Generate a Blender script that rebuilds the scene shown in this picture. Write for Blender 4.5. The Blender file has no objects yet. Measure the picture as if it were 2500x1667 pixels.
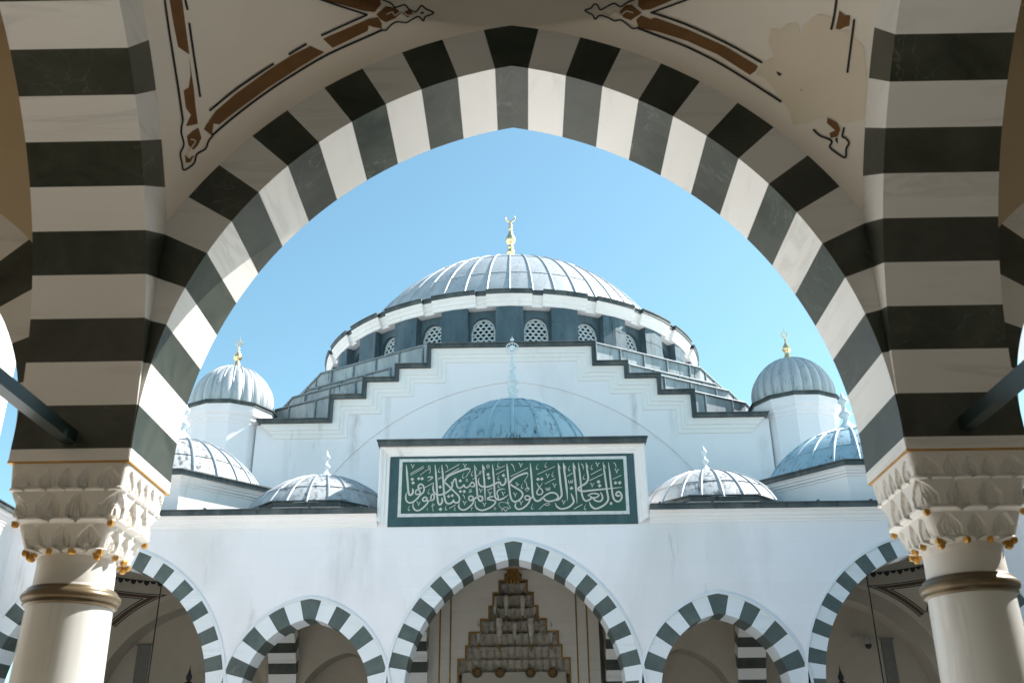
import bpy, math, random
from math import sin, cos, radians, pi, sqrt, atan2, hypot
from mathutils import Vector, Matrix
from mathutils.geometry import tessellate_polygon

random.seed(7)
SC = bpy.context.scene
COL = SC.collection
Z0 = 1.6                      # eye height: all heights below are measured from the eye

# ------------------------------------------------------------------ camera
F = 2399.9; TH = radians(24.999); RO = radians(0.6457); PS = radians(-0.5043); XC = 0.0414
FW = Vector((sin(PS)*cos(TH), cos(PS)*cos(TH), sin(TH)))
R_ = Vector((cos(PS), -sin(PS), 0)); U_ = Vector((-sin(PS)*sin(TH), -cos(PS)*sin(TH), cos(TH)))
RT = R_*cos(RO) - U_*sin(RO); UP = R_*sin(RO) + U_*cos(RO)
cd = bpy.data.cameras.new('camera'); cam = bpy.data.objects.new('camera', cd); COL.objects.link(cam)
m = Matrix.Identity(4)
for i in range(3):
    m[i][0] = RT[i]; m[i][1] = UP[i]; m[i][2] = -FW[i]
m[0][3] = XC; m[1][3] = 0; m[2][3] = Z0
cam.matrix_world = m
cd.sensor_width = 36; cd.lens = F*36/2500; cd.clip_end = 3000; cd.clip_start = .05
cd.dof.use_dof = True; cd.dof.focus_distance = 38; cd.dof.aperture_fstop = 2.8
SC.camera = cam

# ------------------------------------------------------------------ world, sun, exposure
SUN_EL = radians(46.4); SUN_AZ = radians(19.3)      # azimuth measured from +X towards +Y
w = bpy.data.worlds.new('World'); SC.world = w; w.use_nodes = True
nt = w.node_tree; nt.nodes.clear()
sky = nt.nodes.new('ShaderNodeTexSky'); sky.sky_type = 'NISHITA'; sky.sun_disc = False
sky.sun_elevation = SUN_EL; sky.sun_rotation = pi/2 - SUN_AZ
sky.air_density = 1.0; sky.dust_density = 0.6; sky.ozone_density = 1.0; sky.altitude = 0
bg = nt.nodes.new('ShaderNodeBackground'); bg.inputs['Strength'].default_value = 0.116
wo = nt.nodes.new('ShaderNodeOutputWorld')
tint = nt.nodes.new('ShaderNodeMixRGB'); tint.blend_type = 'MULTIPLY'; tint.inputs[0].default_value = 1; tint.inputs[2].default_value = (.80, 1.02, .88, 1)
nt.links.new(sky.outputs[0], tint.inputs[1]); nt.links.new(tint.outputs[0], bg.inputs[0]); nt.links.new(bg.outputs[0], wo.inputs[0])
sd = bpy.data.lights.new('sun', 'SUN'); sd.energy = 5.0; sd.angle = radians(0.5); sd.color = (1.0, 0.97, 0.92)
so = bpy.data.objects.new('sun', sd); COL.objects.link(so)
sdir = Vector((cos(SUN_EL)*cos(SUN_AZ), cos(SUN_EL)*sin(SUN_AZ), sin(SUN_EL)))
so.rotation_euler = sdir.to_track_quat('Z', 'Y').to_euler(); so.location = sdir*80
SC.view_settings.view_transform = 'Standard'; SC.view_settings.look = 'None'
SC.view_settings.exposure = 1.22; SC.view_settings.gamma = 1
SC.render.resolution_x = 1024; SC.render.resolution_y = 682
SC.cycles.max_bounces = 8; SC.cycles.diffuse_bounces = 6

# ------------------------------------------------------------------ helpers
def ray(x, y): return FW + RT*((x-1250)/F) - UP*((y-833.5)/F)
def atY(x, y, Y):
    d = ray(x, y); t = Y/d[1]; return (XC + d[0]*t, Y, d[2]*t)

class MB:
    def __init__(s): s.v = []; s.f = []; s.m = []; s.a = []; s.sm = []
    def add(s, pts): 
        n = len(s.v); s.v += [tuple(p) for p in pts]; return n
    def face(s, idx, mi=0, a=0.0, sm=False): s.f.append(tuple(idx)); s.m.append(mi); s.a.append(a); s.sm.append(sm)
    def poly(s, pts, mi=0, a=0.0):
        n = s.add(pts); s.face(range(n, n+len(pts)), mi, a)
    def box(s, x0, x1, y0, y1, z0, z1, mi=0, a=0.0):
        n = s.add([(x0,y0,z0),(x1,y0,z0),(x1,y1,z0),(x0,y1,z0),(x0,y0,z1),(x1,y0,z1),(x1,y1,z1),(x0,y1,z1)])
        for q in ((0,3,2,1),(4,5,6,7),(0,1,5,4),(1,2,6,5),(2,3,7,6),(3,0,4,7)): s.face([n+i for i in q], mi, a)
    def grid(s, rows, mi=0, a=0.0, sm=False, closed=False):
        n = s.add([p for r in rows for p in r]); c = len(rows[0])
        for i in range(len(rows)-1):
            for j in range(c if closed else c-1):
                k = (j+1) % c
                s.face((n+i*c+j, n+i*c+k, n+(i+1)*c+k, n+(i+1)*c+j), mi, a, sm)
    def lathe(s, cx, cy, prof, seg=32, mi=0, sm=True, a=0.0, ph=0.0):
        rows = [[(cx + r*cos(ph+2*pi*j/seg), cy + r*sin(ph+2*pi*j/seg), z) for j in range(seg)] for r, z in prof]
        s.grid(rows, mi, a, sm, True)
        if prof[-1][0] < 1e-3 and False: pass
    def prism(s, pl, z0, z1, mi=0, a=0.0, caps=True):
        n = s.add([(x,y,z0) for x,y in pl] + [(x,y,z1) for x,y in pl]); c = len(pl)
        for i in range(c):
            j = (i+1) % c; s.face((n+i, n+j, n+c+j, n+c+i), mi, a)
        if caps:
            s.face(range(n+c, n+2*c), mi, a); s.face(range(n+c-1, n-1, -1), mi, a)
    def tube(s, p0, p1, r, seg=8, mi=0):
        p0 = Vector(p0); p1 = Vector(p1); d = (p1-p0).normalized()
        u = d.orthogonal().normalized(); v = d.cross(u)
        s.grid([[tuple(p + u*r*cos(2*pi*j/seg) + v*r*sin(2*pi*j/seg)) for j in range(seg)] for p in (p0, p1)], mi, 0, True, True)
    def build(s, name, mats, parent=None, recalc=True):
        me = bpy.data.meshes.new(name)
        o = bpy.data.objects.new(name, me); COL.objects.link(o)
        off = Vector((0, 0, 0))
        if parent:
            o.parent = parent; p = parent
            while p: off += p.location; p = p.parent
        me.from_pydata([(x-off.x, y-off.y, z+Z0-off.z) for x, y, z in s.v], [], s.f)
        if not isinstance(mats, (list, tuple)): mats = [mats]
        for k in mats: me.materials.append(k)
        me.polygons.foreach_set('material_index', s.m); me.polygons.foreach_set('use_smooth', s.sm)
        at = me.attributes.new('vid', 'FLOAT', 'FACE'); at.data.foreach_set('value', s.a)
        me.update()
        return o

def thing(name, label, cat, loc, group=None):
    o = bpy.data.objects.new(name, None); COL.objects.link(o); o.location = (loc[0], loc[1], loc[2])
    o.empty_display_size = .3
    o['label'] = label; o['category'] = cat
    if group: o['group'] = group
    return o
def copy_tree(o, parent, dloc=(0,0,0), mirror=False):
    c = o.copy(); COL.objects.link(c); c.parent = parent
    c.location = o.location + Vector(dloc)
    for ch in [k for k in bpy.data.objects if k.parent == o]: copy_tree(ch, c)
    return c

# ------------------------------------------------------------------ materials
class NM:
    def __init__(s, name):
        s.mat = bpy.data.materials.new(name); s.mat.use_nodes = True; s.t = s.mat.node_tree
        s.b = s.t.nodes['Principled BSDF']
    def n(s, t, **k):
        x = s.t.nodes.new(t)
        for a, b in k.items():
            if a in x.inputs.keys(): x.inputs[a].default_value = b
            else: setattr(x, a, b)
        return x
    def l(s, a, b): s.t.links.new(a, b)
    def pos(s, scale=(1,1,1), vid=0):
        g = s.n('ShaderNodeNewGeometry'); mp = s.n('ShaderNodeMapping'); mp.inputs['Scale'].default_value = scale
        if vid:
            at = s.n('ShaderNodeAttribute', attribute_name='vid'); mu = s.n('ShaderNodeVectorMath', operation='SCALE')
            cv = s.n('ShaderNodeCombineXYZ'); cv.inputs[0].default_value = 1; cv.inputs[1].default_value = .7; cv.inputs[2].default_value = .37
            mu.inputs['Scale'].default_value = 1; 
            m2 = s.n('ShaderNodeMath', operation='MULTIPLY'); m2.inputs[1].default_value = vid
            s.l(at.outputs['Fac'], m2.inputs[0]); s.l(cv.outputs[0], mu.inputs[0]); s.l(m2.outputs[0], mu.inputs['Scale'])
            ad = s.n('ShaderNodeVectorMath', operation='ADD'); s.l(g.outputs['Position'], ad.inputs[0]); s.l(mu.outputs[0], ad.inputs[1])
            s.l(ad.outputs[0], mp.inputs['Vector'])
        else: s.l(g.outputs['Position'], mp.inputs['Vector'])
        return mp.outputs[0]
    def noise(s, vec, scale, detail=5, rough=.55, dist=0):
        x = s.n('ShaderNodeTexNoise'); x.inputs['Scale'].default_value = scale; x.inputs['Detail'].default_value = detail
        x.inputs['Roughness'].default_value = rough; x.inputs['Distortion'].default_value = dist
        s.l(vec, x.inputs['Vector']); return x.outputs['Fac']
    def ramp(s, fac, stops):
        x = s.n('ShaderNodeValToRGB'); e = x.color_ramp.elements
        while len(e) < len(stops): e.new(.5)
        for i, (p, c) in enumerate(stops):
            e[i].position = p; e[i].color = (*(c if isinstance(c, tuple) else (c, c, c)), 1)
        s.l(fac, x.inputs[0]); return x.outputs[0]
    def mix(s, fac, a, b, mode='MIX'):
        x = s.n('ShaderNodeMixRGB', blend_type=mode)
        for i, v in ((0, fac), (1, a), (2, b)):
            if isinstance(v, (int, float)): x.inputs[i].default_value = v
            elif isinstance(v, tuple): x.inputs[i].default_value = (*v, 1)
            else: s.l(v, x.inputs[i])
        return x.outputs[0]
    def col(s, c): 
        if isinstance(c, tuple): s.b.inputs['Base Color'].default_value = (*c, 1)
        else: s.l(c, s.b.inputs['Base Color'])
    def bump(s, h, st=.2, d=.02):
        x = s.n('ShaderNodeBump'); x.inputs['Strength'].default_value = st; x.inputs['Distance'].default_value = d
        s.l(h, x.inputs['Height']); s.l(x.outputs[0], s.b.inputs['Normal'])
    def set(s, r=.6, met=0, sp=.5): s.b.inputs['Roughness'].default_value = r; s.b.inputs['Metallic'].default_value = met; s.b.inputs['Specular IOR Level'].default_value = sp; return s.mat

def m_marble_white(name, base=(.72,.70,.66), rough=.35, streak=.55, vein=(.40,.39,.36), vs=(.5,.5,5.5)):
    k = NM(name); v = k.pos(vs, 37.0); a = k.noise(v, .8, 6, .6, 1.2)
    f = k.ramp(a, [(.38, 0.0), (.52, .03), (.62, .35), (.66, .08), (.78, .0)])
    v2 = k.pos((1,1,1), 11.0); b = k.noise(v2, 1.3, 3)
    c = k.mix(k.ramp(b, [(.3, 0.), (.75, .28)]), base, (base[0]*.86, base[1]*.86, base[2]*.84))
    at0 = k.n('ShaderNodeAttribute', attribute_name='vid'); w0 = k.n('ShaderNodeTexWhiteNoise', noise_dimensions='1D'); a7 = k.n('ShaderNodeMath', operation='ADD'); a7.inputs[1].default_value = 5.3; k.l(at0.outputs['Fac'], a7.inputs[0]); k.l(a7.outputs[0], w0.inputs['W'])
    gt = k.ramp(w0.outputs['Value'], [(0., streak*.7), (.55, streak*.9), (.62, min(1, streak*3.2)), (1., min(1, streak*4))])
    x = k.n('ShaderNodeMath', operation='MULTIPLY'); k.l(gt, x.inputs[1]); k.l(f, x.inputs[0])
    c = k.mix(x.outputs[0], c, vein)
    at = k.n('ShaderNodeAttribute', attribute_name='vid'); wn = k.n('ShaderNodeTexWhiteNoise', noise_dimensions='1D'); k.l(at.outputs['Fac'], wn.inputs['W'])
    c = k.mix(k.ramp(wn.outputs['Value'], [(0., .0), (1., .16)]), c, (.45,.43,.39))
    k.col(c); return k.set(rough)
def m_marble_dark(name, base=(.030,.038,.031), hi=(.075,.088,.075), rough=.3, vein=(.16,.17,.15)):
    k = NM(name); v = k.pos((1,1,1), 23.0); a = k.noise(v, 1.6, 7, .65, .6)
    c = k.mix(k.ramp(a, [(.35, 0.), (.7, 1.)]), base, hi)
    b = k.noise(v, 1.1, 4, .5, 2.5); f = k.ramp(b, [(.490, 0.), (.5, .8), (.510, 0.)])
    g = k.noise(v, .8, 2); x = k.mix(1., f, k.ramp(g, [(.52, 0.), (.66, 1.)]), 'MULTIPLY')
    c = k.mix(x, c, vein)
    at = k.n('ShaderNodeAttribute', attribute_name='vid'); wn = k.n('ShaderNodeTexWhiteNoise', noise_dimensions='1D'); k.l(at.outputs['Fac'], wn.inputs['W'])
    c = k.mix(k.ramp(wn.outputs['Value'], [(.3, .0), (1., .35)]), c, (.065,.060,.050))
    k.col(c); return k.set(rough)
def m_ashlar(name, base, dark, bw=1.25, bh=.62, axis='xz', stain=.5, mort=.925, streaks=()):
    k = NM(name); g = k.n('ShaderNodeNewGeometry'); sp = k.n('ShaderNodeSeparateXYZ'); k.l(g.outputs['Position'], sp.inputs[0])
    ad = k.n('ShaderNodeMath', operation='ADD'); k.l(sp.outputs[0], ad.inputs[0]); k.l(sp.outputs[1], ad.inputs[1])
    cb = k.n('ShaderNodeCombineXYZ'); k.l(ad.outputs[0], cb.inputs[0]); k.l(sp.outputs[2], cb.inputs[1])
    br = k.n('ShaderNodeTexBrick'); k.l(cb.outputs[0], br.inputs['Vector']); br.inputs['Scale'].default_value = 1
    br.inputs['Brick Width'].default_value = bw; br.inputs['Row Height'].default_value = bh; br.inputs['Mortar Size'].default_value = .006; br.inputs['Mortar Smooth'].default_value = .6
    br.inputs['Color1'].default_value = (*base, 1); br.inputs['Color2'].default_value = (base[0]*.975, base[1]*.975, base[2]*.972, 1)
    br.inputs['Mortar'].default_value = (base[0]*mort, base[1]*mort, base[2]*mort, 1)
    n1 = k.noise(k.pos((.35,.35,.12)), 1.0, 5, .6, .4); n2 = k.noise(k.pos((1.6,1.6,.22)), 1.2, 6, .65)
    c = k.mix(k.ramp(n1, [(.45, 0.), (.75, stain)]), br.outputs['Color'], dark)
    f = k.mix(1., k.ramp(n2, [(.60, 0.), (.74, 1.)]), k.ramp(n1, [(.48, 0.), (.62, 1.)]), 'MULTIPLY')
    h = k.n('ShaderNodeMath', operation='MULTIPLY'); h.inputs[1].default_value = .6; k.l(f, h.inputs[0])
    c = k.mix(h.outputs[0], c, (.30,.29,.27))
    for (x0, w_, za, zb, amt, scol) in streaks:               # rain streaks with a place of their own
        def M(op, a, b=None):
            q_ = k.n('ShaderNodeMath', operation=op)
            for i_, v_ in ((0, a), (1, b)):
                if v_ is None: continue
                if isinstance(v_, (int, float)): q_.inputs[i_].default_value = v_
                else: k.l(v_, q_.inputs[i_])
            return q_.outputs[0]
        wob = k.noise(k.pos((.3,.3,1.2)), 1.5, 4)
        dx = M('ABSOLUTE', M('ADD', M('SUBTRACT', sp.outputs[0], x0), M('MULTIPLY', M('SUBTRACT', wob, .5), w_*1.2)))
        mx_ = k.ramp(M('DIVIDE', dx, w_), [(0., 1.), (.45, .6), (1., 0.)])
        mz = k.ramp(M('DIVIDE', M('SUBTRACT', sp.outputs[2], za+Z0), zb-za), [(0., 0.), (.25, .6), (.9, 1.), (1., 0.)])
        nn = k.ramp(k.noise(k.pos((5,5,.8)), 1.4, 6, .7), [(.35, .1), (.62, 1.)])
        c = k.mix(M('MULTIPLY', M('MULTIPLY', mx_, mz), M('MULTIPLY', nn, amt)), c, scol)
    k.col(c); k.bump(br.outputs['Fac'], .05, .01); return k.set(.75)
def m_plaster(name, base, spot):
    k = NM(name); a = k.noise(k.pos(), .9, 5, .6); b = k.noise(k.pos(), 14, 3)
    c = k.mix(k.ramp(a, [(.42, 0.), (.68, .45)]), base, spot); k.col(c); k.bump(b, .06, .01); return k.set(.85)
def m_lead(name, base, dk, lt, streak=.6, rough=.45, met=.25, zs=.35, thr=.55):
    k = NM(name); v = k.pos((1.0,1.0,.25)); a = k.noise(v, 1.6, 7, .7, .3); b = k.noise(k.pos((4,4,.5)), 1.5, 8, .75)
    c = k.mix(k.ramp(a, [(.4, 0.), (.7, .8)]), base, lt)
    f = k.mix(1., k.ramp(b, [(thr, 0.), (thr+.09, streak)]), k.ramp(k.noise(k.pos(), .55, 3), [(.40, .0), (.54, 1.)]), 'MULTIPLY')
    c = k.mix(f, c, dk); k.col(c); k.bump(k.noise(k.pos(), 3.0, 4), .25, .03); return k.set(rough, met)
def m_plain(name, c, r=.6, met=0., var=.12, sc=6):
    k = NM(name); a = k.noise(k.pos(), sc, 4)
    k.col(k.mix(k.ramp(a, [(.3, 0.), (.8, 1.)]), c, tuple(x*(1-var*2.2) for x in c))); return k.set(r, met)

WHITE_N = m_marble_white('white_marble_near', (.78,.76,.72), .28); DARK_N = m_marble_dark('green_black_marble_near', (.022,.027,.018), (.066,.073,.054), .32)
DARK_N.node_tree.nodes['Principled BSDF'].inputs['Specular IOR Level'].default_value = .38
WHITE_F = m_marble_white('white_marble_facade', (.74,.76,.77), .45, .4, (.5,.52,.54)); DARK_F = m_marble_dark('green_marble_facade', (.050,.072,.066), (.095,.12,.108), .4)
CAPM = m_marble_white('capital_marble', (.70,.67,.62), .45, .15)
SHAFT = m_marble_white('column_marble', (.72,.715,.69), .22, 1.0, (.42,.41,.37), vs=(4.5,4.5,.35))
FACADE = m_ashlar('facade_stone', (.81,.78,.79), (.62,.60,.575), stain=.75, streaks=((-5.55, .42, 4.9, 7.7, .55, (.52,.51,.50)), (-4.75, .34, 5.1, 7.7, .45, (.52,.50,.49)), (7.4, .25, 5.2, 7.7, .3, (.55,.53,.52)), (-.9, .5, 7.0, 7.6, .3, (.55,.52,.5)), (-9.5, .3, 5.6, 7.7, .3, (.5,.5,.5))))
HALLST = m_ashlar('hall_stone', (.84,.80,.825), (.64,.645,.66), 1.4, .75, stain=.6, streaks=((-6.85, .30, 11.9, 15.1, .75, (.42,.39,.37)), (-5.5, .16, 12.9, 16.0, .6, (.40,.36,.33)), (4.75, .18, 12.9, 16.2, .8, (.40,.34,.30)), (6.3, .2, 12.5, 15.2, .45, (.45,.42,.40)), (-9.6, .2, 11.0, 14., .4, (.5,.49,.47)), (9.9, .3, 9.5, 13.6, .5, (.50,.47,.44))))
MOULD = m_ashlar('moulding_stone', (.84,.80,.785), (.63,.60,.58), 2.2, 3.0)
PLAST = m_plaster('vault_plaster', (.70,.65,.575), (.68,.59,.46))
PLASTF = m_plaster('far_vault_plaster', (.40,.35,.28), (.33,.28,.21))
PLASTS = m_plaster('ochre_side_plaster', (.56,.45,.30), (.50,.39,.24))
OCHRE = m_plaster('bare_ochre_plaster', (.64,.565,.44), (.58,.49,.36))
BROWN = m_plain('brown_paint', (.155,.068,.014), .7, 0, .12)
BLACKP = m_plain('black_paint', (.006,.006,.005), .6, 0, .1)
CREAM = m_plain('cream_paint', (.62,.55,.45), .8)
LEAD = m_lead('lead_sheet', (.40,.42,.44), (.09,.105,.12), (.54,.56,.575))
LEADB = m_lead('shade_blue_lead_sheet', (.29,.42,.50), (.03,.045,.06), (.37,.50,.57), 1., .45, .05, thr=.52)  # lead with the blue of shade put into its base colour
LEADR = m_plain('roof_roll_lead', (.25,.29,.31), .5, .2, .25)
LEADS = m_lead('stained_lead_sheet', (.40,.405,.41), (.10,.105,.11), (.52,.53,.54), 1., .6, .0, thr=.50)
LEADD = m_lead('dark_lead_wall', (.055,.088,.108), (.010,.017,.022), (.11,.155,.18), .9, .5)
LEADT = m_lead('stepped_roof_lead', (.26,.29,.305), (.04,.055,.065), (.48,.51,.52), 1., .5)
RIBM = m_plain('pale_lead_roll', (.43,.455,.48), .4, .2)
COPING = m_lead('dark_coping', (.038,.052,.056), (.012,.016,.017), (.14,.15,.145), .9, .55, .1)
GOLD = m_plain('gilding', (.62,.33,.065), .4, .6, .2); GOLDP = m_plain('pale_gilding', (1.0,.74,.42), .3, 1., .08)
GOLDD = m_plain('dull_gilding', (.30,.17,.04), .45, .5, .2)
PLASTD = m_plaster('arch_band_plaster', (.20,.165,.12), (.17,.14,.10))
BROWNF = m_plain('shaded_brown_paint', (.075,.040,.018), .7, 0, .12)  # border brown darkened to imitate the dim interior
BRONZE = m_plain('bronze_collar', (.17,.125,.07), .36, .4, .15)
WFIN = m_plain('white_finial', (.72,.78,.82), .4, 0.)
TIE = m_plain('dark_green_iron', (.010,.022,.020), .35, .2)
GRN = m_plain('panel_green', (.022,.085,.062), .55, 0., .12, 2); BORD = m_lead('panel_border_green', (.022,.058,.062), (.015,.03,.038), (.065,.11,.12), .5, .35, 0)
LETT = m_plain('letter_cream', (.55,.53,.48), .6, 0, .05); FRAME = m_plain('panel_frame_white', (.66,.66,.65), .6)
LATT = m_plain('lattice_white', (.62,.68,.70), .6); GLASS = m_plain('dark_glass', (.010,.045,.050), .12, 0., .2)
FLOOR = m_ashlar('court_floor', (.68,.67,.66), (.62,.61,.60), 1.2, 1.2)
DARKM = m_plain('dark_metal', (.012,.012,.011), .5); CAMW = m_plain('camera_shell', (.35,.34,.31), .5)
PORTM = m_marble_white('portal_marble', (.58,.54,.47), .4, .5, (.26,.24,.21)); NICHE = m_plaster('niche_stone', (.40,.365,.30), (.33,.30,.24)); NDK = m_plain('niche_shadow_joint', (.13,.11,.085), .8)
BORDG = m_plain('grey_stone_panel', (.16,.155,.135), .6)
PENDM = m_plain('pendant_stone', (.52,.47,.38), .6, 0, .2)
REDW = m_plain('dark_reddish_stone', (.06,.03,.025), .5)

# ------------------------------------------------------------------ arch profile
class Prof:
    def __init__(s, e, hc, R, Re, a0, steps, n): s.e=e; s.hc=hc; s.R=R; s.Re=Re; s.a0=a0; s.st=steps; s.n=n
    def pt(s, ang, R):  return (-s.e + R*sin(ang), s.hc + R*cos(ang))       # right half
    def apex(s, R): return math.asin(s.e/R)
    def joints(s):
        return [None] + [s.a0 + i*s.st for i in range(s.n)]
    def xext(s, h):
        q = s.Re**2 - (h-s.hc)**2
        return max(0., -s.e + sqrt(q)) if q > 0 else 0.
    @property
    def top(s): return s.hc + sqrt(s.Re**2 - s.e**2)
    @property
    def half(s): return s.R - s.e
BIG = Prof(.697, 2.82, 3.912, 4.43, radians(12.75), radians(5.65), 15)
SML = Prof(.37, 2.75, 2.24, 2.81, radians(14.1), radians(10.3), 8)
SPR = 2.59

def arch(name, O, u, n, depth, prof, parent, mats, seed=0, rim=False, sub=4):
    """striped pointed arch; O = foot of the axis on the front plane, u along the span, n into the depth"""
    O = Vector(O); u = Vector(u); n = Vector(n); mb = MB(); rnd = random.Random(seed)
    P = lambda x, h, d: tuple(O + u*x + n*d + Vector((0,0,h)))
    J = prof.joints()
    for sd in (1, -1):
        for k in range(len(J)):
            a1 = J[k+1] if k+1 < len(J) else None
            mi = 1 if k % 2 == 0 else 0
            if k == 0: vid = seed*3.1+.5
            else: vid = rnd.random()*9
            if a1 is None:                                   # last course: down to the springing
                x, h = prof.pt(J[k], prof.R); xe, he = prof.pt(J[k], prof.Re)
                rows = [((x, h), (max(xe, x+.3), he)), ((prof.half, SPR), (max(prof.xext(SPR), prof.half+.3), SPR))]
            else:
                rows = []
                for i in range(sub+1):
                    t = i/sub
                    if k == 0:
                        ai = prof.apex(prof.R)*(1-t) + a1*t; ae = prof.apex(prof.Re)*(1-t) + a1*t
                    else: ai = ae = J[k]*(1-t) + a1*t
                    rows.append((prof.pt(ai, prof.R), prof.pt(ae, prof.Re)))
            fr = [[P(sd*a[0], a[1], 0), P(sd*b[0], b[1], 0)] for a, b in rows]
            bk = [[P(sd*a[0], a[1], depth), P(sd*b[0], b[1], depth)] for a, b in rows]
            so = [[P(sd*a[0], a[1], 0), P(sd*a[0], a[1], depth)] for a, b in rows]
            ex = [[P(sd*b[0], b[1], 0), P(sd*b[0], b[1], depth)] for a, b in rows]
            for g in (fr, bk, ex): mb.grid(g, mi, vid)
            mb.grid(so, mi, vid+.13)
    if rim:                                                   # slim raised moulding round the extrados
        w = .085; N = 40; hmin = 3.0
        for sd in (1, -1):
            R1 = prof.Re + .004; R2 = prof.Re + w
            a2 = radians(88)
            ring = []
            for i in range(N+1):
                t = i/N; p1 = prof.pt(prof.apex(R1)*(1-t)+a2*t, R1); p2 = prof.pt(prof.apex(R2)*(1-t)+a2*t, R2)
                ring.append([P(sd*p1[0], p1[1], 0), P(sd*p1[0], p1[1], -.05), P(sd*p2[0], p2[1], -.035), P(sd*p2[0], p2[1], 0)])
            mb.grid(ring, 2, 0)
    return mb.build(name, mats, parent)

BAYS = [(-12.18, BIG), (-6.09, SML), (0., BIG), (6.09, SML), (12.18, BIG)]
COLX = [-15.9, -8.46, -3.72, 3.72, 8.46, 15.9]
def wall_over(mb, O, u, n, depth, bays, x0, x1, top, front_mi=0, back_mi=0, step=.12, backtop=None):
    """wall face above the arches (front at d=0, back at d=depth)"""
    O = Vector(O); u = Vector(u); n = Vector(n)
    P = lambda x, h, d: tuple(O + u*x + n*d + Vector((0,0,h)))
    xs = set([x0, x1])
    for c, p in bays:
        hw = p.xext(SPR+.35) + .001
        k = int(2*hw/step)
        for i in range(k+1): xs.add(round(c - hw + 2*hw*i/k, 4))
        xs.add(c)
        xs.add(round(c-hw-.0008, 4)); xs.add(round(c+hw+.0008, 4))
    xs = sorted(x for x in xs if x0 <= x <= x1)
    def hb(x):
        for c, p in bays:
            d = abs(x-c)
            if d <= p.xext(SPR+.35)+.0015:
                q = p.Re**2 - (d+p.e)**2
                return p.hc + sqrt(max(q, 0)) if q > 0 else p.hc
        return SPR
    bt = backtop or top
    for d, mi, tp in ((0, front_mi, top), (depth, back_mi, bt)):
        mb.grid([[P(x, hb(x), d) for x in xs], [P(x, max(tp, hb(x)), d) for x in xs]], mi)

# ------------------------------------------------------------------ column with muqarnas capital
def lerp(tab, h):
    for (a, b), (c, d) in zip(tab, tab[1:]):
        if (a >= h >= c) or (a <= h <= c):
            t = (h-a)/(c-a) if c != a else 0; return b + (d-b)*t
    return tab[-1][1] if abs(h-tab[-1][0]) < abs(h-tab[0][0]) else tab[0][1]
def make_column(cx, cy, parent, nth=384, nh=110):
    sh = MB()
    sh.lathe(cx, cy, [(.40,-1.22),(.385,-.9),(.365,0.),(.350,.87),(.336,1.47)], 64)
    col = sh.build('column', SHAFT, parent); 
    b = MB(); b.box(cx-.5, cx+.5, cy-.5, cy+.5, -1.6, -1.45)
    b.lathe(cx, cy, [(.49,-1.45),(.5,-1.40),(.49,-1.35),(.44,-1.33),(.43,-1.30),(.46,-1.27),(.45,-1.22),(.40,-1.215)], 48)
    b.build('base', SHAFT, col)
    c = MB(); c.lathe(cx, cy, [(.335,1.468),(.352,1.472),(.370,1.485),(.355,1.500),(.378,1.515),(.390,1.54),(.386,1.565),(.368,1.585),(.350,1.595),(.352,1.61),(.338,1.62),(.325,1.622)], 64)
    c.build('collar', BRONZE, col)
    env = [(2.575,.492),(2.52,.488),(2.355,.472),(2.345,.462),(2.115,.436),(2.095,.398),(1.89,.356),(1.872,.322),(1.80,.312),(1.64,.316),(1.605,.325)]
    sq = [(2.575,1.),(2.35,.95),(2.11,.82),(2.09,.55),(1.88,.30),(1.865,0.),(1.6,0.)]
    tiers = [(2.54,2.35,20,.5,.034),(2.345,2.10,12,0.,.050),(2.085,1.875,12,.5,.044)]
    k = MB(); rows = []
    for i in range(nh+1):
        h = 2.575 - (2.575-1.605)*i/nh; r0 = lerp(env, h); q = lerp(sq, h); row = []
        for j in range(nth):
            th = 2*pi*(j)/nth; ct, st = abs(cos(th)), abs(sin(th)); pw = 2 + 16*q**1.5
            rr = r0*(1/((ct**pw + st**pw)**(1/pw)))
            for (ht, hb, nc, ph, dp) in tiers:
                if hb <= h <= ht:
                    t = (ht-h)/(ht-hb)                        # 0 top .. 1 bottom
                    f = (th/(2*pi)*nc + ph) % 1.; e = abs(f-.5)*2
                    wd = .80*(min(1., t/.5)**.8)*(1. if t < .8 else max(.05, (1.0-t)/.2))
                    if e < wd and t > .03:
                        x = e/wd; rr -= (dp*(.60+.40*(1-x)) - dp*.30*abs(sin(2.5*pi*x))*min(1, t*1.3)) if t < .8 else dp*.9
                        if t > .40 and e < .24*(t-.40)/.40 and t < .8: rr += dp*.45    # small bracket inside each niche
                    elif t > .86: rr += .012
            row.append((cx + rr*cos(th), cy + rr*sin(th), h))
        rows.append(row)
    k.grid(rows, 0, 0, False, True)
    k.box(cx-.499, cx+.499, cy-.499, cy+.499, 2.605, 2.70, 0)
    k.build('capital', CAPM, col)
    g = MB(); g.box(cx-.506, cx+.506, cy-.506, cy+.506, 2.577, 2.603); g.build('gilded_fillet', GOLD, col)
    for (hh, rr, n, ph) in ((2.085, .555, 4, pi/4), (1.868, .430, 4, pi/4), (1.838, .392, 4, pi/4), (1.868, .365, 12, pi/12)):
        for i in range(n):
            a = ph + 2*pi*i/n
            x = cx + rr*cos(a); y = cy + rr*sin(a); s = MB(); q = .028
            s.lathe(x, y, [(.001,hh+.03),(q*.95,hh+.025),(q*1.1,hh+.012),(q*1.05,hh-.014),(q*.55,hh-.026),(.001,hh-.028)], 4, 0, False, 0, a)
            s.build('stud', GOLD, col)
    return col

def striped_lower(*a): pass

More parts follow.
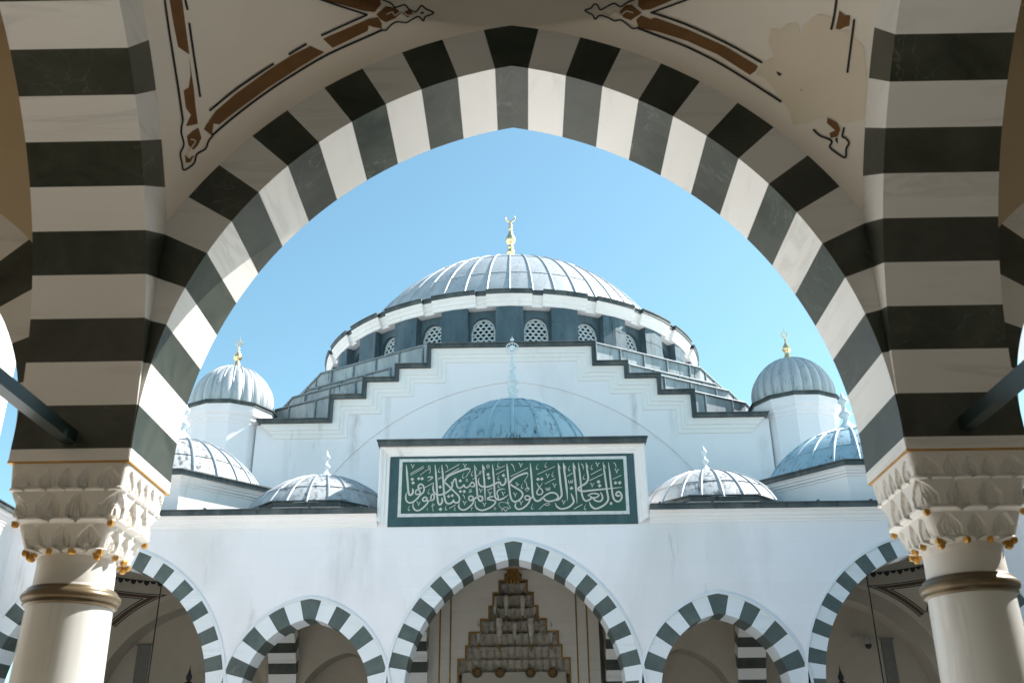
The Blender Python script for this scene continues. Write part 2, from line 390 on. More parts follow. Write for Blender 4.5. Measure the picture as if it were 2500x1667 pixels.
# ------------------------------------------------------------------ pendentive vault (surface of revolution cut by the four arches)
HB = 3.222
def rho(h):
    if h >= BIG.top: return HB
    return min(sqrt(HB*HB + min(BIG.xext(h), HB)**2), HB*sqrt(2))
H0P = BIG.hc + sqrt(BIG.Re**2 - (HB+BIG.e)**2)
def pendentive(cx, cy, qx, qy, parent, mat):
    mb = MB(); rows = []; N = 70
    for i in range(N+1):
        t = i/N; h = H0P + (BIG.top-.0005-H0P)*(1-(1-t)**1.6)
        xe = min(BIG.xext(h), HB); r = sqrt(HB*HB+xe*xe); a0 = atan2(xe, HB); row = []
        for j in range(49):
            a = a0 + (pi/2-2*a0)*j/48
            row.append((cx + qx*r*sin(a), cy + qy*r*cos(a), h))
        rows.append(row)
    mb.grid(rows, 0, 0, True)
    return mb.build('pendentive', mat, parent)
def vault_dome(cx, cy, parent, mat):
    mb = MB(); pr = [(HB, BIG.top-.001), (HB, BIG.top+.45)] + [(HB*cos(a), BIG.top+.45+2.0*sin(a)) for a in [i*pi/40 for i in range(1, 21)]]
    mb.lathe(cx, cy, pr, 96); return mb.build('vault', mat, parent)

# surface hit and decals painted on the near vault
NCX, NCY = 0., 7.769-HB
def hit(px, py):
    d = ray(px, py); t0 = 4.0; t1 = 14.0
    f = lambda t: hypot(XC+d[0]*t-NCX, d[1]*t-NCY) - rho(d[2]*t)
    t = t0; st = .05
    while t < t1 and f(t) < 0: t += st
    a, b = t-st, t
    for _ in range(18):
        m_ = (a+b)/2
        if f(m_) < 0: a = m_
        else: b = m_
    return Vector((XC, 0, 0)) + d*a
def decal_pt(px, py, off=.004):
    p = hit(px, py); q = Vector((NCX-p.x, NCY-p.y, 0)).normalized(); return tuple(p + (q*.8 + Vector((0,0,-.6)))*off)
def catm(pts, n=6):
    if len(pts) < 3: 
        (x0,y0),(x1,y1) = pts; return [(x0+(x1-x0)*i/8, y0+(y1-y0)*i/8) for i in range(9)]
    P = [pts[0]] + list(pts) + [pts[-1]]; out = []
    for i in range(1, len(P)-2):
        for k in range(n):
            t = k/n; a, b, c, d = P[i-1], P[i], P[i+1], P[i+2]
            out.append(tuple(.5*((2*b[j]) + (-a[j]+c[j])*t + (2*a[j]-5*b[j]+4*c[j]-d[j])*t*t + (-a[j]+3*b[j]-3*c[j]+d[j])*t**3) for j in (0,1)))
    out.append(tuple(pts[-1])); return out
def ribbon2d(pts, w, taper0=0., taper1=0.):
    L = []; R = []; n = len(pts)
    for i, p in enumerate(pts):
        a = pts[max(0, i-1)]; b = pts[min(n-1, i+1)]; dx, dy = b[0]-a[0], b[1]-a[1]; l = hypot(dx, dy) or 1
        ww = w/2; t = i/(n-1)
        if taper0 and t < taper0: ww *= .25+.75*t/taper0
        if taper1 and t > 1-taper1: ww *= .18+.82*(1-t)/taper1
        L.append((p[0]-dy/l*ww, p[1]+dx/l*ww)); R.append((p[0]+dy/l*ww, p[1]-dx/l*ww))
    return L, R
def paint_line(mb, pts, w, mi=0, off=.004):
    L, R = ribbon2d(catm(pts, 8), w); mb.grid([[decal_pt(*a, off) for a in L], [decal_pt(*b, off) for b in R]], mi)
def paint_poly(mb, pts, mi=0, off=.004, lev=2):
    vs = [Vector((x, y, 0)) for x, y in pts]; tris = [[pts[i] for i in t] for t in tessellate_polygon([vs])]
    def sub(t, l):
        a, b, c = t
        if l == 0: mb.poly([decal_pt(*p, off) for p in t], mi); return
        md = lambda p, q: ((p[0]+q[0])/2, (p[1]+q[1])/2); ab, bc, ca = md(a,b), md(b,c), md(c,a)
        for q in ((a,ab,ca),(ab,b,bc),(ca,bc,c),(ab,bc,ca)): sub(q, l-1)
    for t in tris: sub(t, lev)
z1 = lambda L: [(x/2.6133, y/2.6133) for x, y in L]
z2 = lambda L: [(800+x/2.6133, y/2.6133) for x, y in L]
z3 = lambda L: [(1600+x/2.6133, y/2.6133) for x, y in L]

# ------------------------------------------------------------------ the ground
g = MB(); g.poly([(-900,-600,-1.6),(900,-600,-1.6),(900,1400,-1.6),(-900,1400,-1.6)])
gr = g.build('courtyard_ground', FLOOR); gr['kind'] = 'structure'
PFLOOR = m_ashlar('warm_bounce_floor', (.68,.50,.31), (.58,.43,.26), .9, .9)  # out of view; warm colour picked to bounce warm light onto the arches
g = MB(); g.box(-16.3, 16.3, -4.3, 7.1, -1.72, -1.45); pf = g.build('portico_floor', PFLOOR); pf['kind'] = 'structure'

# ================================================================== NEAR PORTICO
NP = thing('portico', 'shaded striped marble portico in the foreground that frames the whole view', 'portico', (0, 4.5, 0))
YN = 7.769
cols = []
for c, p in BAYS:
    arch('striped_arch', (c, YN, 0), (1,0,0), (0,1,0), 1.0, p, NP, [WHITE_N, DARK_N, WHITE_N], seed=int(c)+20, sub=6 if c == 0 else 4)
for i, x in enumerate((-3.722, 3.722, -8.46, 8.46)):
    arch('striped_arch', (x-.5, NCY, 0), (0,1,0), (1,0,0), 1.0, BIG, NP, [WHITE_N, DARK_N, WHITE_N], seed=40+i, sub=6)
arch('striped_arch', (0, YN-2*HB-1.0, 0), (1,0,0), (0,1,0), 1.0, BIG, NP, [WHITE_N, DARK_N, WHITE_N], seed=60)
for i, x in enumerate((-3.722, 3.722)):
    cols.append(make_column(x, YN+.5, NP))
for x in (-8.46, 8.46): make_column(x, YN+.5, NP, 96, 40)
for x in (-3.722, 3.722): make_column(x, YN-2*HB-.5, NP, 96, 40)
wl = MB(); wall_over(wl, (0, YN+1.0, 0), (1,0,0), (0,-1,0), 1.0, BAYS, -16.2, 16.2, 8.2, 0, 1)
wl.box(-16.2, 16.2, YN-.0+.02, YN+1.0-.02, 8.0, 8.18, 0)
wl.build('front_wall', [FACADE, PLASTS], NP)
for sx in (-1, 1):        # walls above the transverse arches, both faces
    for X in (3.722, 8.46):
        q = MB(); wall_over(q, (sx*X-.5, NCY, 0), (0,1,0), (1,0,0), 1.0, [(0., BIG)], -HB-1, HB+.0, 7.7 if True else 8, 0, 0)
        q.build('vault_wall', PLAST, NP)
q = MB(); wall_over(q, (0, YN-2*HB-1, 0), (1,0,0), (0,1,0), 1.0, [(0., BIG)], -16, 16, 8, 0, 0)
q.box(-16.1, -1.5, -4.1, -4.0, -1.6, 8.2); q.box(1.5, 16.1, -4.1, -4.0, -1.6, 8.2); q.box(-1.5, 1.5, -4.1, -4.0, 2.4, 8.2); q.box(-16.2, -16.1, -4, YN+1, -1.6, 8.2); q.box(16.1, 16.2, -4, YN+1, -1.6, 8.2)  # unseen back wall; its middle gap is sized to admit fill light
q.build('rear_wall', PLAST, NP)
q = MB()
for (a, b) in ((-16.2, -4.22), (4.22, 16.2)): q.box(a, b, -4.1, YN+.9, 7.35, 7.5)
q.box(-4.3, 4.3, -4.1, YN-2*HB-.02, 7.8, 7.95)
q.build('side_ceiling', PLASTS, NP)
q = MB(); q.box(-16.2, 16.2, -4.2, YN+1.25, 8.2, 8.32); q.build('roof', COPING, NP)
hole = MB()
pd = {}
for qx in (-1, 1):
    for qy in (-1, 1): pd[(qx, qy)] = pendentive(0, NCY, qx, qy, NP, PLAST)
vault_dome(0, NCY, NP, PLAST)
q = MB(); q.lathe(0, NCY, [(3.9, 8.3), (3.7, 9.3), (3.0, 10.4), (1.8, 11.1), (.01, 11.3)], 48); q.build('dome', LEAD, NP)
for sx in (-1, 1):
    for X in (3.722,):
        q = MB(); q.box(sx*X-.055+(.02*sx), sx*X+.055+(.02*sx), YN-2*HB-.1, YN+.05, 2.74, 2.85); q.build('tie_rod', TIE, NP)
# painted borders
L = MB()
for pts, wd in ((z1([(1045,-30),(1078,200),(1110,400),(1140,590),(1166,770)]), 5.5), (z1([(1172,-30),(1180,0),(1196,66)]), 5.5),
                (z1([(1206,148),(1232,330),(1255,480),(1276,620)]), 5.5),
                (z1([(1352,865),(1500,740),(1700,590),(1900,460),(2100,345),(2352,232)])+z2([(350,193)]), 5.5),
                (z1([(1335,708),(1520,560),(1745,408)]), 5.5), (z1([(1840,350),(1955,282)]), 5.5),
                (z1([(2048,230),(2200,160),(2340,98)]), 5.), (z1([(2020,-10),(2180,45),(2345,98)]), 5.),
                (z2([(330,-8),(400,22),(432,48),(490,33),(520,62),(560,78),(585,52),(600,38),(628,60),(675,85),(622,110),(610,135),(580,108),(540,125),(500,146),(440,142),(400,165),(372,195),(345,193)]), 4.),
                (z1([(1166,770),(1155,840),(1172,920),(1150,980),(1160,1040),(1172,1085),(1236,1044),(1255,985),(1310,950),(1330,900),(1356,868)]), 4.5)):
    paint_line(L, pts, wd, 0, .007)
for pl in (z1([(1075,-30),(1157,-30),(1185,180),(1208,350),(1170,325),(1135,300),(1105,150)]),
           z1([(1205,350),(1215,430),(1235,560),(1248,690),(1262,790),(1225,800),(1185,805),(1218,735),(1185,690),(1170,580),(1203,560),(1215,480)]),
           z1([(1980,295),(2070,335),(1900,438),(1700,568),(1500,715),(1400,795),(1362,790),(1352,868),(1300,825),(1340,760),(1375,710),(1500,602),(1700,458),(1860,355)]),
           z1([(2060,250),(2352,122)])+z2([(320,112),(345,150),(345,185),(290,175),(262,165),(255,200)])+z1([(2122,308)]),
           z2([(0,10),(-60,-20),(330,-20),(340,30),(300,80),(235,72)]),
           z2([(310,95),(370,42),(430,50),(470,85),(430,120),(370,145),(335,125)]),
           z1([(1265,815),(1285,880),(1262,930),(1232,958),(1200,925),(1192,870),(1230,835)]), z1([(1178,985),(1200,1010),(1240,990),(1215,1035),(1185,1040)]),
           z2([(470,85),(520,62),(545,90),(510,115)])):
    paint_poly(L, pl, 1, .004)
for pts, wd in ((z2([(375,95),(410,80),(430,100),(470,75),(510,100),(560,88)]), 3.), (z1([(1215,890),(1245,900),(1215,950),(1190,990),(1215,1010)]), 3.), (z2([(592,85),(612,85)]), 5.)):
    paint_line(L, pts, wd, 2 if wd < 4 else 0, .010)
L.build('painted_border', [BLACKP, BROWN, CREAM], pd[(-1, 1)])
L = MB()
for pts, wd in ((z2([(2062,85),(2180,42),(2320,-8)]), 5.), (z2([(2062,85)])+z3([(0,90),(200,160),(450,275),(682,402)]), 5.5),
                (z2([(1972,178),(2080,220)])+z3([(0,224),(200,300),(400,400),(600,520),(806,652)]), 5.5),
                (z2([(1990,-12),(1935,8),(1900,25),(1870,45),(1830,25),(1790,40),(1742,65),(1722,35),(1700,30),(1680,55),(1643,70),(1690,98),(1708,125),(1738,100),(1790,115),(1830,135),(1870,130),(1905,152),(1945,183),(1978,180)]), 4.),
                (z3([(1160,-20),(1145,90),(1124,192)]), 6.), (z3([(1270,125),(1250,290),(1226,466)]), 5.5),
                (z3([(1008,825),(1050,865),(1125,898),(1115,938),(1150,970),(1212,1005),(1220,950),(1236,912),(1215,882),(1195,870),(1207,812)]), 5.)):
    paint_line(L, pts, wd, 0, .009)
for pl in (z2([(1968,128),(2000,100),(2060,125)])+z3([(0,115),(200,188),(450,300),(655,425),(640,455),(605,480),(400,350),(200,262),(0,200)])+z2([(1985,182)]),
           z2([(1985,-20),(2260,-20),(2060,62),(2010,68),(1980,40)]), z2([(2005,85),(1940,32),(1900,35),(1860,80),(1890,115),(1935,132)]),
           z3([(1175,70),(1210,100),(1245,100),(1240,165),(1210,175),(1180,190),(1152,185)]),
           z3([(1100,750),(1160,782),(1182,825),(1165,872),(1120,882),(1112,850),(1148,832),(1095,785)])):
    paint_poly(L, pl, 1, .007)
paint_line(L, z2([(1950,85),(1905,75),(1870,100),(1830,72),(1800,98),(1760,80)]), 3., 2, .012)
for pl in (z3([(772,456),(808,474),(798,486),(782,478)]), z3([(926,570),(936,572),(932,582)]), z3([(1150,880),(1165,880),(1165,920),(1150,900)])): paint_poly(L, pl, 0, .007, 1)
paint_poly(L, z3([(735,185),(800,190),(845,150),(905,150),(930,235),(950,160),(1040,90),(1130,110),(1165,205),(1225,190),(1330,300),(1350,480),(1335,760),(1220,790),(1080,745),(960,790),(880,800),(845,690),(700,500),(640,480),(680,405),(755,365),(722,270)]), 3, .0035, 3)
L.build('painted_border', [BLACKP, BROWN, CREAM, OCHRE], pd[(1, 1)])
pd[(1, 1)]['label'] = 'curved plaster corner whose painted border has half flaked away to bare ochre'
pd[(-1, 1)]['label'] = 'curved plaster corner with brown and black painted border'

# ================================================================== FAR PORTICO
AX = -.25; YF = 29.9
FP = thing('portico', 'white portico across the courtyard with five striped arches below a row of domes', 'portico', (AX, YF+4, 0))
for c, p in BAYS:
    arch('striped_arch', (AX+c, YF, 0), (1,0,0), (0,1,0), 1.0, p, FP, [WHITE_F, DARK_F, WHITE_F], seed=int(c)+80, rim=True)
YB = YF+1.0+2*HB; FCY = YF+1.0+HB
for i, x in enumerate((-3.722, 3.722, -8.46, 8.46)):
    arch('striped_arch', (AX+x-.5, FCY, 0), (0,1,0), (1,0,0), 1.0, BIG, FP, [WHITE_N, DARK_N, WHITE_N], seed=120+i)
wl = MB(); wall_over(wl, (AX, YF, 0), (1,0,0), (0,1,0), 1.0, BAYS, -16.2, 16.2, 8.05, 0, 1)
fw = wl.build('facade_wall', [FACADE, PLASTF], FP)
# cornice moulding and coping either side of the raised portal block
PBX = 4.21
def mould(mb, x0, x1, y, z, prof, mi=0):
    mb.grid([[(x, y-d, z+h) for d, h in prof] for x in (x0, x1)], mi)
CPROF = [(0,-.37),(.03,-.36),(.03,-.30),(.07,-.27),(.07,-.21),(.13,-.16),(.15,-.10),(.22,-.06),(.24,0.0),(0,0)]
for sx in (-1, 1):
    q = MB(); mould(q, AX+sx*PBX, AX+sx*16.1, YF, 8.06, CPROF)
    q.build('cornice', MOULD, fw)
for sx in (-1, 1):
    q = MB()
    a, b = sorted((AX+sx*(PBX+.02), AX+sx*16.3))
    q.box(a, b, YF-.30, YF+1.2, 8.062, 8.20); q.box(a, b, YF-.34, YF+1.2, 8.201, 8.235)
    n = int((b-a)/1.62)
    for i in range(n+1):
        x = a+.3+i*1.62
        if x < b-.2: q.box(x-.035, x+.035, YF-.36, YF+1.0, 8.236, 8.275)
    q.build('coping', COPING, fw)
for sx in (-1, 1):
    for X in (3.722, 8.46):
        q = MB(); wall_over(q, (AX+sx*X-.5, FCY, 0), (0,1,0), (1,0,0), 1.0, [(0., BIG)], -HB, HB+1.0, 8.0)
        q.build('vault_wall', PLASTF, FP)
def fringe(mb, cx, cy):
    N = 84; r = HB-.012
    for i in range(N):
        a = 2*pi*i/N; w_ = 2*pi/N*.42; h = BIG.top+.36; d = .17 if i % 2 else .10
        pt = lambda a_, z: (cx+r*sin(a_), cy+r*cos(a_), z)
        mb.poly([pt(a-w_, h), pt(a+w_, h), pt(a+w_*.9, h-d*.55), pt(a, h-d), pt(a-w_*.9, h-d*.55)])
    mb.grid([[(cx+r*sin(2*pi*i/96), cy+r*cos(2*pi*i/96), z) for i in range(97)] for z in (BIG.top+.355, BIG.top+.385)])
for sx in (-1, 1):
    for qx in (-1, 1):
        for qy in (-1, 1):
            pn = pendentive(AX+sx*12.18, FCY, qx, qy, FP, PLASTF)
            bm_ = MB()
            def sp(u_, h, off, ap=0, qx=qx, qy=qy, sx=sx):                      # point on the pendentive: u_ = distance from the arch plane side
                r = rho(h)-off; return r
            # border lines parallel to both arches and along the top
            def path(dl, along, N=26):
                P_ = []
                for i in range(N+1):
                    R2 = BIG.Re + dl; a_lo = math.asin(BIG.e/R2) + (.14 if True else 0)
                    a = a_lo + (radians(47)-a_lo)*i/N; x = -BIG.e+R2*sin(a); h = min(BIG.hc+R2*cos(a), BIG.top+.3)
                    P_.append((x, h))
                return P_
            def lift(x, h, along, off):
                r = rho(h)-off; y = sqrt(max(r*r-x*x, 0))
                X_, Y_ = (x, y) if along == 0 else (y, x)
                return (AX+sx*12.18+qx*X_, FCY+qy*Y_, h)
            def edge(d, along, off, N=30):                    # one border edge on the arch side, starting at the corner of the frame
                R2 = BIG.Re+d; a_lo = math.acos((BIG.top-(.10+d-.16)-BIG.hc)/R2); out = []
                for i in range(N+1):
                    a = a_lo + (radians(47)-a_lo)*i/N; out.append(lift(-BIG.e+R2*sin(a), BIG.hc+R2*cos(a), along, off))
                return out
            def ring_edge(d, off, N=24):
                R2 = BIG.Re+d; h = BIG.top-(.10+d-.16); a_lo = math.acos((h-BIG.hc)/R2); r = rho(h)-off
                s0 = math.asin(min(1, (-BIG.e+R2*sin(a_lo))/r))
                return [(AX+sx*12.18+qx*r*sin(a), FCY+qy*r*cos(a), h) for a in [s0+(pi/2-2*s0)*i/N for i in range(N+1)]]
            for (da, db, mi, off) in ((.14,.17,0,.012), (.19,.29,1,.010), (.31,.34,0,.012)):
                for along in (0, 1): bm_.grid([edge(da, along, off), edge(db, along, off)], mi)
                bm_.grid([ring_edge(da, off), ring_edge(db, off)], mi)
            bm_.build('painted_border', [BLACKP, BROWNF], pn)
    vd = vault_dome(AX+sx*12.18, FCY, FP, PLASTF); mb = MB(); fringe(mb, AX+sx*12.18, FCY); mb.build('painted_fringe', BLACKP, vd)
q = MB()
for (a, b) in ((-8.0,-4.22), (4.22, 8.0)): q.box(AX+a, AX+b, YF+.95, YB+1.0, 7.2, 7.3)
q.box(AX-4.22, AX+4.22, YF+.95, YB+1.0, 7.9, 8.0)

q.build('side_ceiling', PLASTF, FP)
far_col = None
for x in COLX:
    if far_col is None: far_col = make_column(AX+x, YF+.5, FP, 48, 24)
    else: copy_tree(far_col, FP, (x-COLX[0], 0, 0))
q = MB(); q.box(AX-16.2, AX+16.2, YF+.98, YB+1.3, 8.10, 8.19); q.build('roof', LEADT, FP)

# raised portal block framing the inscription
q = MB()
yb = YF-.004
o_t, o_b = 10.25, 7.30                      # outer frame; the moulding slopes inwards to the panel
L0, R0 = AX-PBX, AX+PBX
iL, iR, iT, iB = AX-3.88, AX+3.85, 9.94, 7.68
# side piers and top
def frame_ring(mb, steps, mi=0):
    rings = []
    for (t, d) in steps:
        l = L0*(1-t)+iL*t; r = R0*(1-t)+iR*t; tp = o_t*(1-t)+iT*t; bt = 7.86*(1-t)+iB*t
        rings.append([(l, yb-d, bt), (l, yb-d, tp), (r, yb-d, tp), (r, yb-d, bt)])
    mb.grid(rings, mi)
frame_ring(q, [(0,.0),(0,.13),(.12,.14),(.30,.12),(.34,.09),(.62,.07),(.68,.03),(.95,.02),(1.,-.03)])
q.box(L0, R0, yb, YF+1.6, 8.0, o_t)
for x_ in (L0, R0): q.box(x_-.004, x_+.004, yb-.13, yb+.01, 7.86, o_t-.001)
pb = q.build('portal_block', MOULD, FP)
q = MB(); q.box(L0-.05, R0+.05, yb-.30, YF+1.8, o_t+.002, o_t+.13); q.box(L0-.09, R0+.09, yb-.35, YF+1.8, o_t+.131, o_t+.175)
q.build('coping', COPING, pb)
q = MB()
q.lathe(AX, 33.8, [(3.25,8.15),(3.25,10.3),(3.3,10.35)], 12, 0, False, 0, pi/12); q.build('drum', HALLST, FP)

# ------------------------------------------------------------------ domes and finials
def finial(cx, cy, z, s, kind, parent, mat):
    mb = MB()
    if kind == 'crescent':
        pr = [(.22,0),(.24,.6),(.17,.8),(.17,1.5),(.25,1.57),(.26,1.68),(.17,1.76),(.14,1.84),(.20,1.93),(.20,2.0),(.13,2.08),(.13,2.16),(.21,2.25),(.28,2.36),(.31,2.48),(.28,2.62),(.20,2.78),(.13,2.95),(.09,3.14),(.13,3.22),(.14,3.28),(.08,3.35),(.12,3.43),(.12,3.49),(.07,3.56),(.10,3.63),(.09,3.69),(.04,3.76),(.03,3.80)]
        mb.lathe(cx, cy, [(r*s, z+h*s) for r, h in pr], 20)
        N = 26; c0 = z+4.07*s; R1 = .285*s
        rows = []
        for i in range(N+1):
            a = radians(-90-140+280*i/N); th = (.058*s)*max(.12, sin(pi*i/N))
            rows.append([(cx+(R1+th*cos(b))*cos(a), cy+th*.7*sin(b), c0+(R1+th*cos(b))*sin(a)) for b in [k*pi/3 for k in range(6)]])
        mb.grid(rows, 0, 0, True, True)
    elif kind == 'diamond':
        pr = [(.34,-.10),(.27,.0),(.18,.18),(.12,.40),(.12,.48),(.19,.55),(.21,.66),(.15,.80),(.07,.92),(.05,1.02),(.07,1.06),(.04,1.12),(.02,1.2)]
        mb.lathe(cx, cy, [(r*s, z+h*s) for r, h in pr], 16)
        c0 = z+1.38*s
        for k in range(4):
            a0 = k*pi/2; a1 = a0+pi/2
            for rr, ph in ((.20, 0), (.15, pi/4)):
                p0 = (cx+rr*s*sin(a0+ph), cy, c0+rr*s*cos(a0+ph)); p1 = (cx+rr*s*sin(a1+ph), cy, c0+rr*s*cos(a1+ph)); mb.tube(p0, p1, .018*s, 6)
        mb.tube((cx, cy, c0+.22*s), (cx, cy, c0+.34*s), .014*s, 6)
    elif kind == 'tall':
        pr = [(.62,-.05),(.52,.02),(.34,.20),(.20,.36),(.14,.46),(.22,.55),(.25,.66),(.20,.78),(.13,.86),(.22,.94),(.27,1.08),(.24,1.24),(.13,1.48),(.09,1.60),(.15,1.68),(.15,1.76),(.08,1.84),(.12,1.92),(.10,2.05),(.04,2.25),(.03,2.32)]
        mb.lathe(cx, cy, [(r*s, z+h*s) for r, h in pr], 20)
        c0 = z+2.60*s; R1 = .29*s
        for k in range(12):
            a0 = k*pi/6; a1 = a0+pi/6
            mb.tube((cx+R1*sin(a0), cy, c0+R1*cos(a0)), (cx+R1*sin(a1), cy, c0+R1*cos(a1)), .022*s, 6)
            mb.tube((cx+R1*.45*sin(a0), cy, c0+R1*.45*cos(a0)), (cx+R1*sin(a0), cy, c0+R1*cos(a0)), .014*s, 5)
        mb.lathe(cx, cy, [(.001, c0-.17*s), (.10*s, c0-.12*s), (.16*s, c0), (.10*s, c0+.12*s), (.001, c0+.17*s)], 12)
        mb.lathe(cx, cy, [(.03*s, c0+.36*s), (.10*s, c0+.44*s), (.03*s, c0+.52*s), (.001, c0+.62*s)], 10)
    else:
        pr = [(.40,-.06),(.38,.02),(.30,.16),(.16,.30),(.09,.42),(.09,.50),(.18,.56),(.20,.63),(.14,.70),(.07,.78),(.07,.98),(.16,1.04),(.17,1.10),(.09,1.20),(.04,1.32),(.001,1.45)]
        mb.lathe(cx, cy, [(r*s, z+h*s) for r, h in pr], 20)
    return mb.build('finial', mat, parent)
def dome(cx, cy, hc, R, h0, nribs, parent, mat, fin, fmat, fs, rib=.05, ph=0., name='dome', seams=(.33,.62), zs=1.0, fz=0.):
    mb = MB(); a0 = math.asin(max(-.9, (h0-hc)/R)); N = 40
    pr = []
    for i in range(N+1):
        a = a0 + (pi/2-a0)*i/N; pr.append((max(.001, R*cos(a)), hc+R*sin(a)*1.0))
    mb.lathe(cx, cy, pr, 96, 0)
    for k in range(nribs):
        th = ph + 2*pi*k/nribs; t = (-sin(th), cos(th)); rows = []
        for i in range(N-1):
            a = a0 + (pi/2-a0)*i/N; w_ = rib*min(1, .35+cos(a))*1.0
            row = []
            for (du, dr) in ((-w_, -.01), (-w_*.8, rib*.7), (0, rib*1.0), (w_*.8, rib*.7), (w_, -.01)):
                r = (R+dr)*cos(a); row.append((cx+r*cos(th)+t[0]*du, cy+r*sin(th)+t[1]*du, hc+(R+dr)*sin(a)))
            rows.append(row)
        mb.grid(rows, 1, 0, True)
    for s_ in seams:                                          # overlapping sheet seams
        a = a0 + (pi/2-a0)*s_; rr = R+.012
        mb.lathe(cx, cy, [(rr*cos(a)+.0, hc+rr*sin(a)), ((R+.03)*cos(a+.002), hc+(R+.03)*sin(a+.002)), (R*cos(a+.012), hc+R*sin(a+.012))], 96, 0, False)
    d = mb.build(name, [mat, RIBM if mat is not LEADB else mat], parent)
    finial(cx, cy, hc+R+fz, fs, fin, d, fmat)
    return d
def octagon(cx, cy, a, n=8, rot=None):
    rv = a/cos(pi/n); rot = pi/n if rot is None else rot
    return [(cx+rv*sin(rot+2*pi*k/n), cy+rv*cos(rot+2*pi*k/n)) for k in range(n)]
def drum8(cx, cy, a, z0, z1, parent, mat=FACADE, n=8, name='drum', th=.13):
    mb = MB()
    prof = [(-.22, z0), (-.22, z1-.30), (-.19, z1-.29), (-.19, z1-.24), (-.13, z1-.20), (-.13, z1-.15), (-.08, z1-.11), (-.07, z1-.06), (-.03, z1-.03), (-.02, z1)]
    mb.grid([[(x, y, z) for x, y in octagon(cx, cy, a+da, n)] for da, z in prof], 0, 0, False, True)
    d = mb.build(name, mat, parent)
    c = MB(); c.prism(octagon(cx, cy, a+.05, n), z1+.001, z1+th); c.prism(octagon(cx, cy, a+.10, n), z1+th+.001, z1+th+.045)
    c.build('coping', COPING, d); return d

dome(AX, 33.8, 10.27, 2.93, 10.3, 20, FP, LEADB, 'tall', WFIN, .86, .055, pi/2, seams=(.78,.5), fz=.02)['label'] = 'shade-blue streaked lead dome over the portal with a tall pale finial'
for sx in (-1, 1):
    sxx = AX+sx*6.52+.06
    drum8(sxx, 32.5, 2.52, 7.9, 8.40, FP)
    dome(sxx, 32.5, 7.07, 2.98, 8.50, 24, FP, LEADS, 'small', WFIN, .72, .042, pi/2, seams=(.26,))
    drum8(AX+sx*12.18, 34.0, 4.02, 8.1, 9.50, FP)
    dome(AX+sx*12.18, 34.0, 8.45, 3.52, 9.6, 24, FP, LEADB if sx > 0 else LEADS, 'small', WFIN, 1.15, .055, pi/2+(.0 if sx < 0 else 0), seams=(.28,.6))  # right dome takes the shade-tinted lead, left the paler sheet

# ================================================================== INSCRIPTION PANEL
IP = thing('inscription_panel', 'long green panel of cream calligraphy set in the block above the middle far arch', 'sign', (AX, YF-.1, 0))
YP = YF-.01
q = MB(); q.box(iL, iR, YP-.02, YP+.02, iB, iT); q.build('border', BORD, IP)
fl = [atY(975,1121,YP-.03), atY(1529,1113,YP-.03), atY(1537,1254.7,YP-.03), atY(971,1261.4,YP-.03)]
fx0, fx1 = (fl[0][0]+fl[3][0])/2, (fl[1][0]+fl[2][0])/2; fz1, fz0 = (fl[0][2]+fl[1][2])/2, (fl[2][2]+fl[3][2])/2
q = MB(); q.box(fx0, fx1, YP-.05, YP-.0201, fz0, fz1); q.build('frame', FRAME, IP)
q = MB(); q.box(fx0+.10, fx1-.10, YP-.054, YP-.0502, fz0+.10, fz1-.10); q.build('green_field', GRN, IP)
LS = []; 
def S(fr, w, pts, t0=0., t1=0.): LS.append((fr, w, pts, t0, t1))
def D(fr, x, y, r): LS.append((fr, 'd', [(x-r, y), (x+r*.1, y-r*.95), (x+r, y+r*.1), (x-r*.1, y+r*.98)], 0, 0))
def V(fr, x, y): S(fr, 13, [(x-36,y-30),(x-22,y-38),(x-10,y-5),(x,y+38)], 0, .4); S(fr, 11, [(x,y+38),(x+14,y-12),(x+28,y-32),(x+36,y-22)], 0, 0)
def C(fr, x, y): S(fr, 13, [(x+22,y-55),(x,y-15),(x-10,y+22),(x+2,y+42),(x+18,y+36),(x+22,y+18)], .4, .2)
def RG(fr, x, y, r, w): S(fr, w, [(x+r*cos(a), y+r*1.2*sin(a)) for a in [i*pi/5 for i in range(11)]])
A_ = 'L'
S(A_,38,[(250,265),(262,420),(275,600),(290,780),(310,838),(345,838),(372,800),(378,755),(365,712)],.12,.12)
S(A_,30,[(262,790),(240,860),(250,945),(300,990),(370,980),(450,920),(510,850),(575,790),(592,720),(570,660),(530,635),(490,655),(478,700),(500,715),(560,700)],.1,.05)
S(A_,26,[(425,810),(440,750),(485,745),(515,785),(500,825),(440,828),(425,805)])
S(A_,12,[(325,438),(580,290)]); S(A_,12,[(330,468),(590,320)])
S(A_,10,[(515,465),(640,370),(705,345),(700,290),(680,285),(670,312),(700,350),(710,390),(690,435)])
S(A_,22,[(655,505),(750,497),(725,540),(655,578)],0,.4)
S(A_,30,[(395,960),(375,1040),(400,1110),(455,1142),(530,1120),(610,1050),(660,985),(650,945),(595,962),(562,935),(585,892),(630,890),(650,930)],.15,0)
S(A_,28,[(650,960),(720,950),(770,930),(785,870),(760,825),(730,850),(722,900),(705,965)])
S(A_,14,[(608,700),(770,610)])
S(A_,36,[(800,262),(815,420),(828,600),(838,780),(845,900),(862,1000),(895,1028),(930,990),(940,940),(925,890)],.12,.1)
S(A_,34,[(928,265),(945,420),(958,600),(970,780),(985,900),(1010,980),(1060,1010),(1120,990),(1158,945)],.12,0)
S(A_,32,[(1150,930),(1165,975),(1210,992),(1252,975),(1270,920),(1240,850),(1150,760),(1060,670),(985,600)])
S(A_,36,[(975,592),(1020,520),(1100,460),(1250,395),(1400,345),(1462,340)],.1,0); S(A_,12,[(1462,335),(1472,370),(1430,440),(1388,512)])
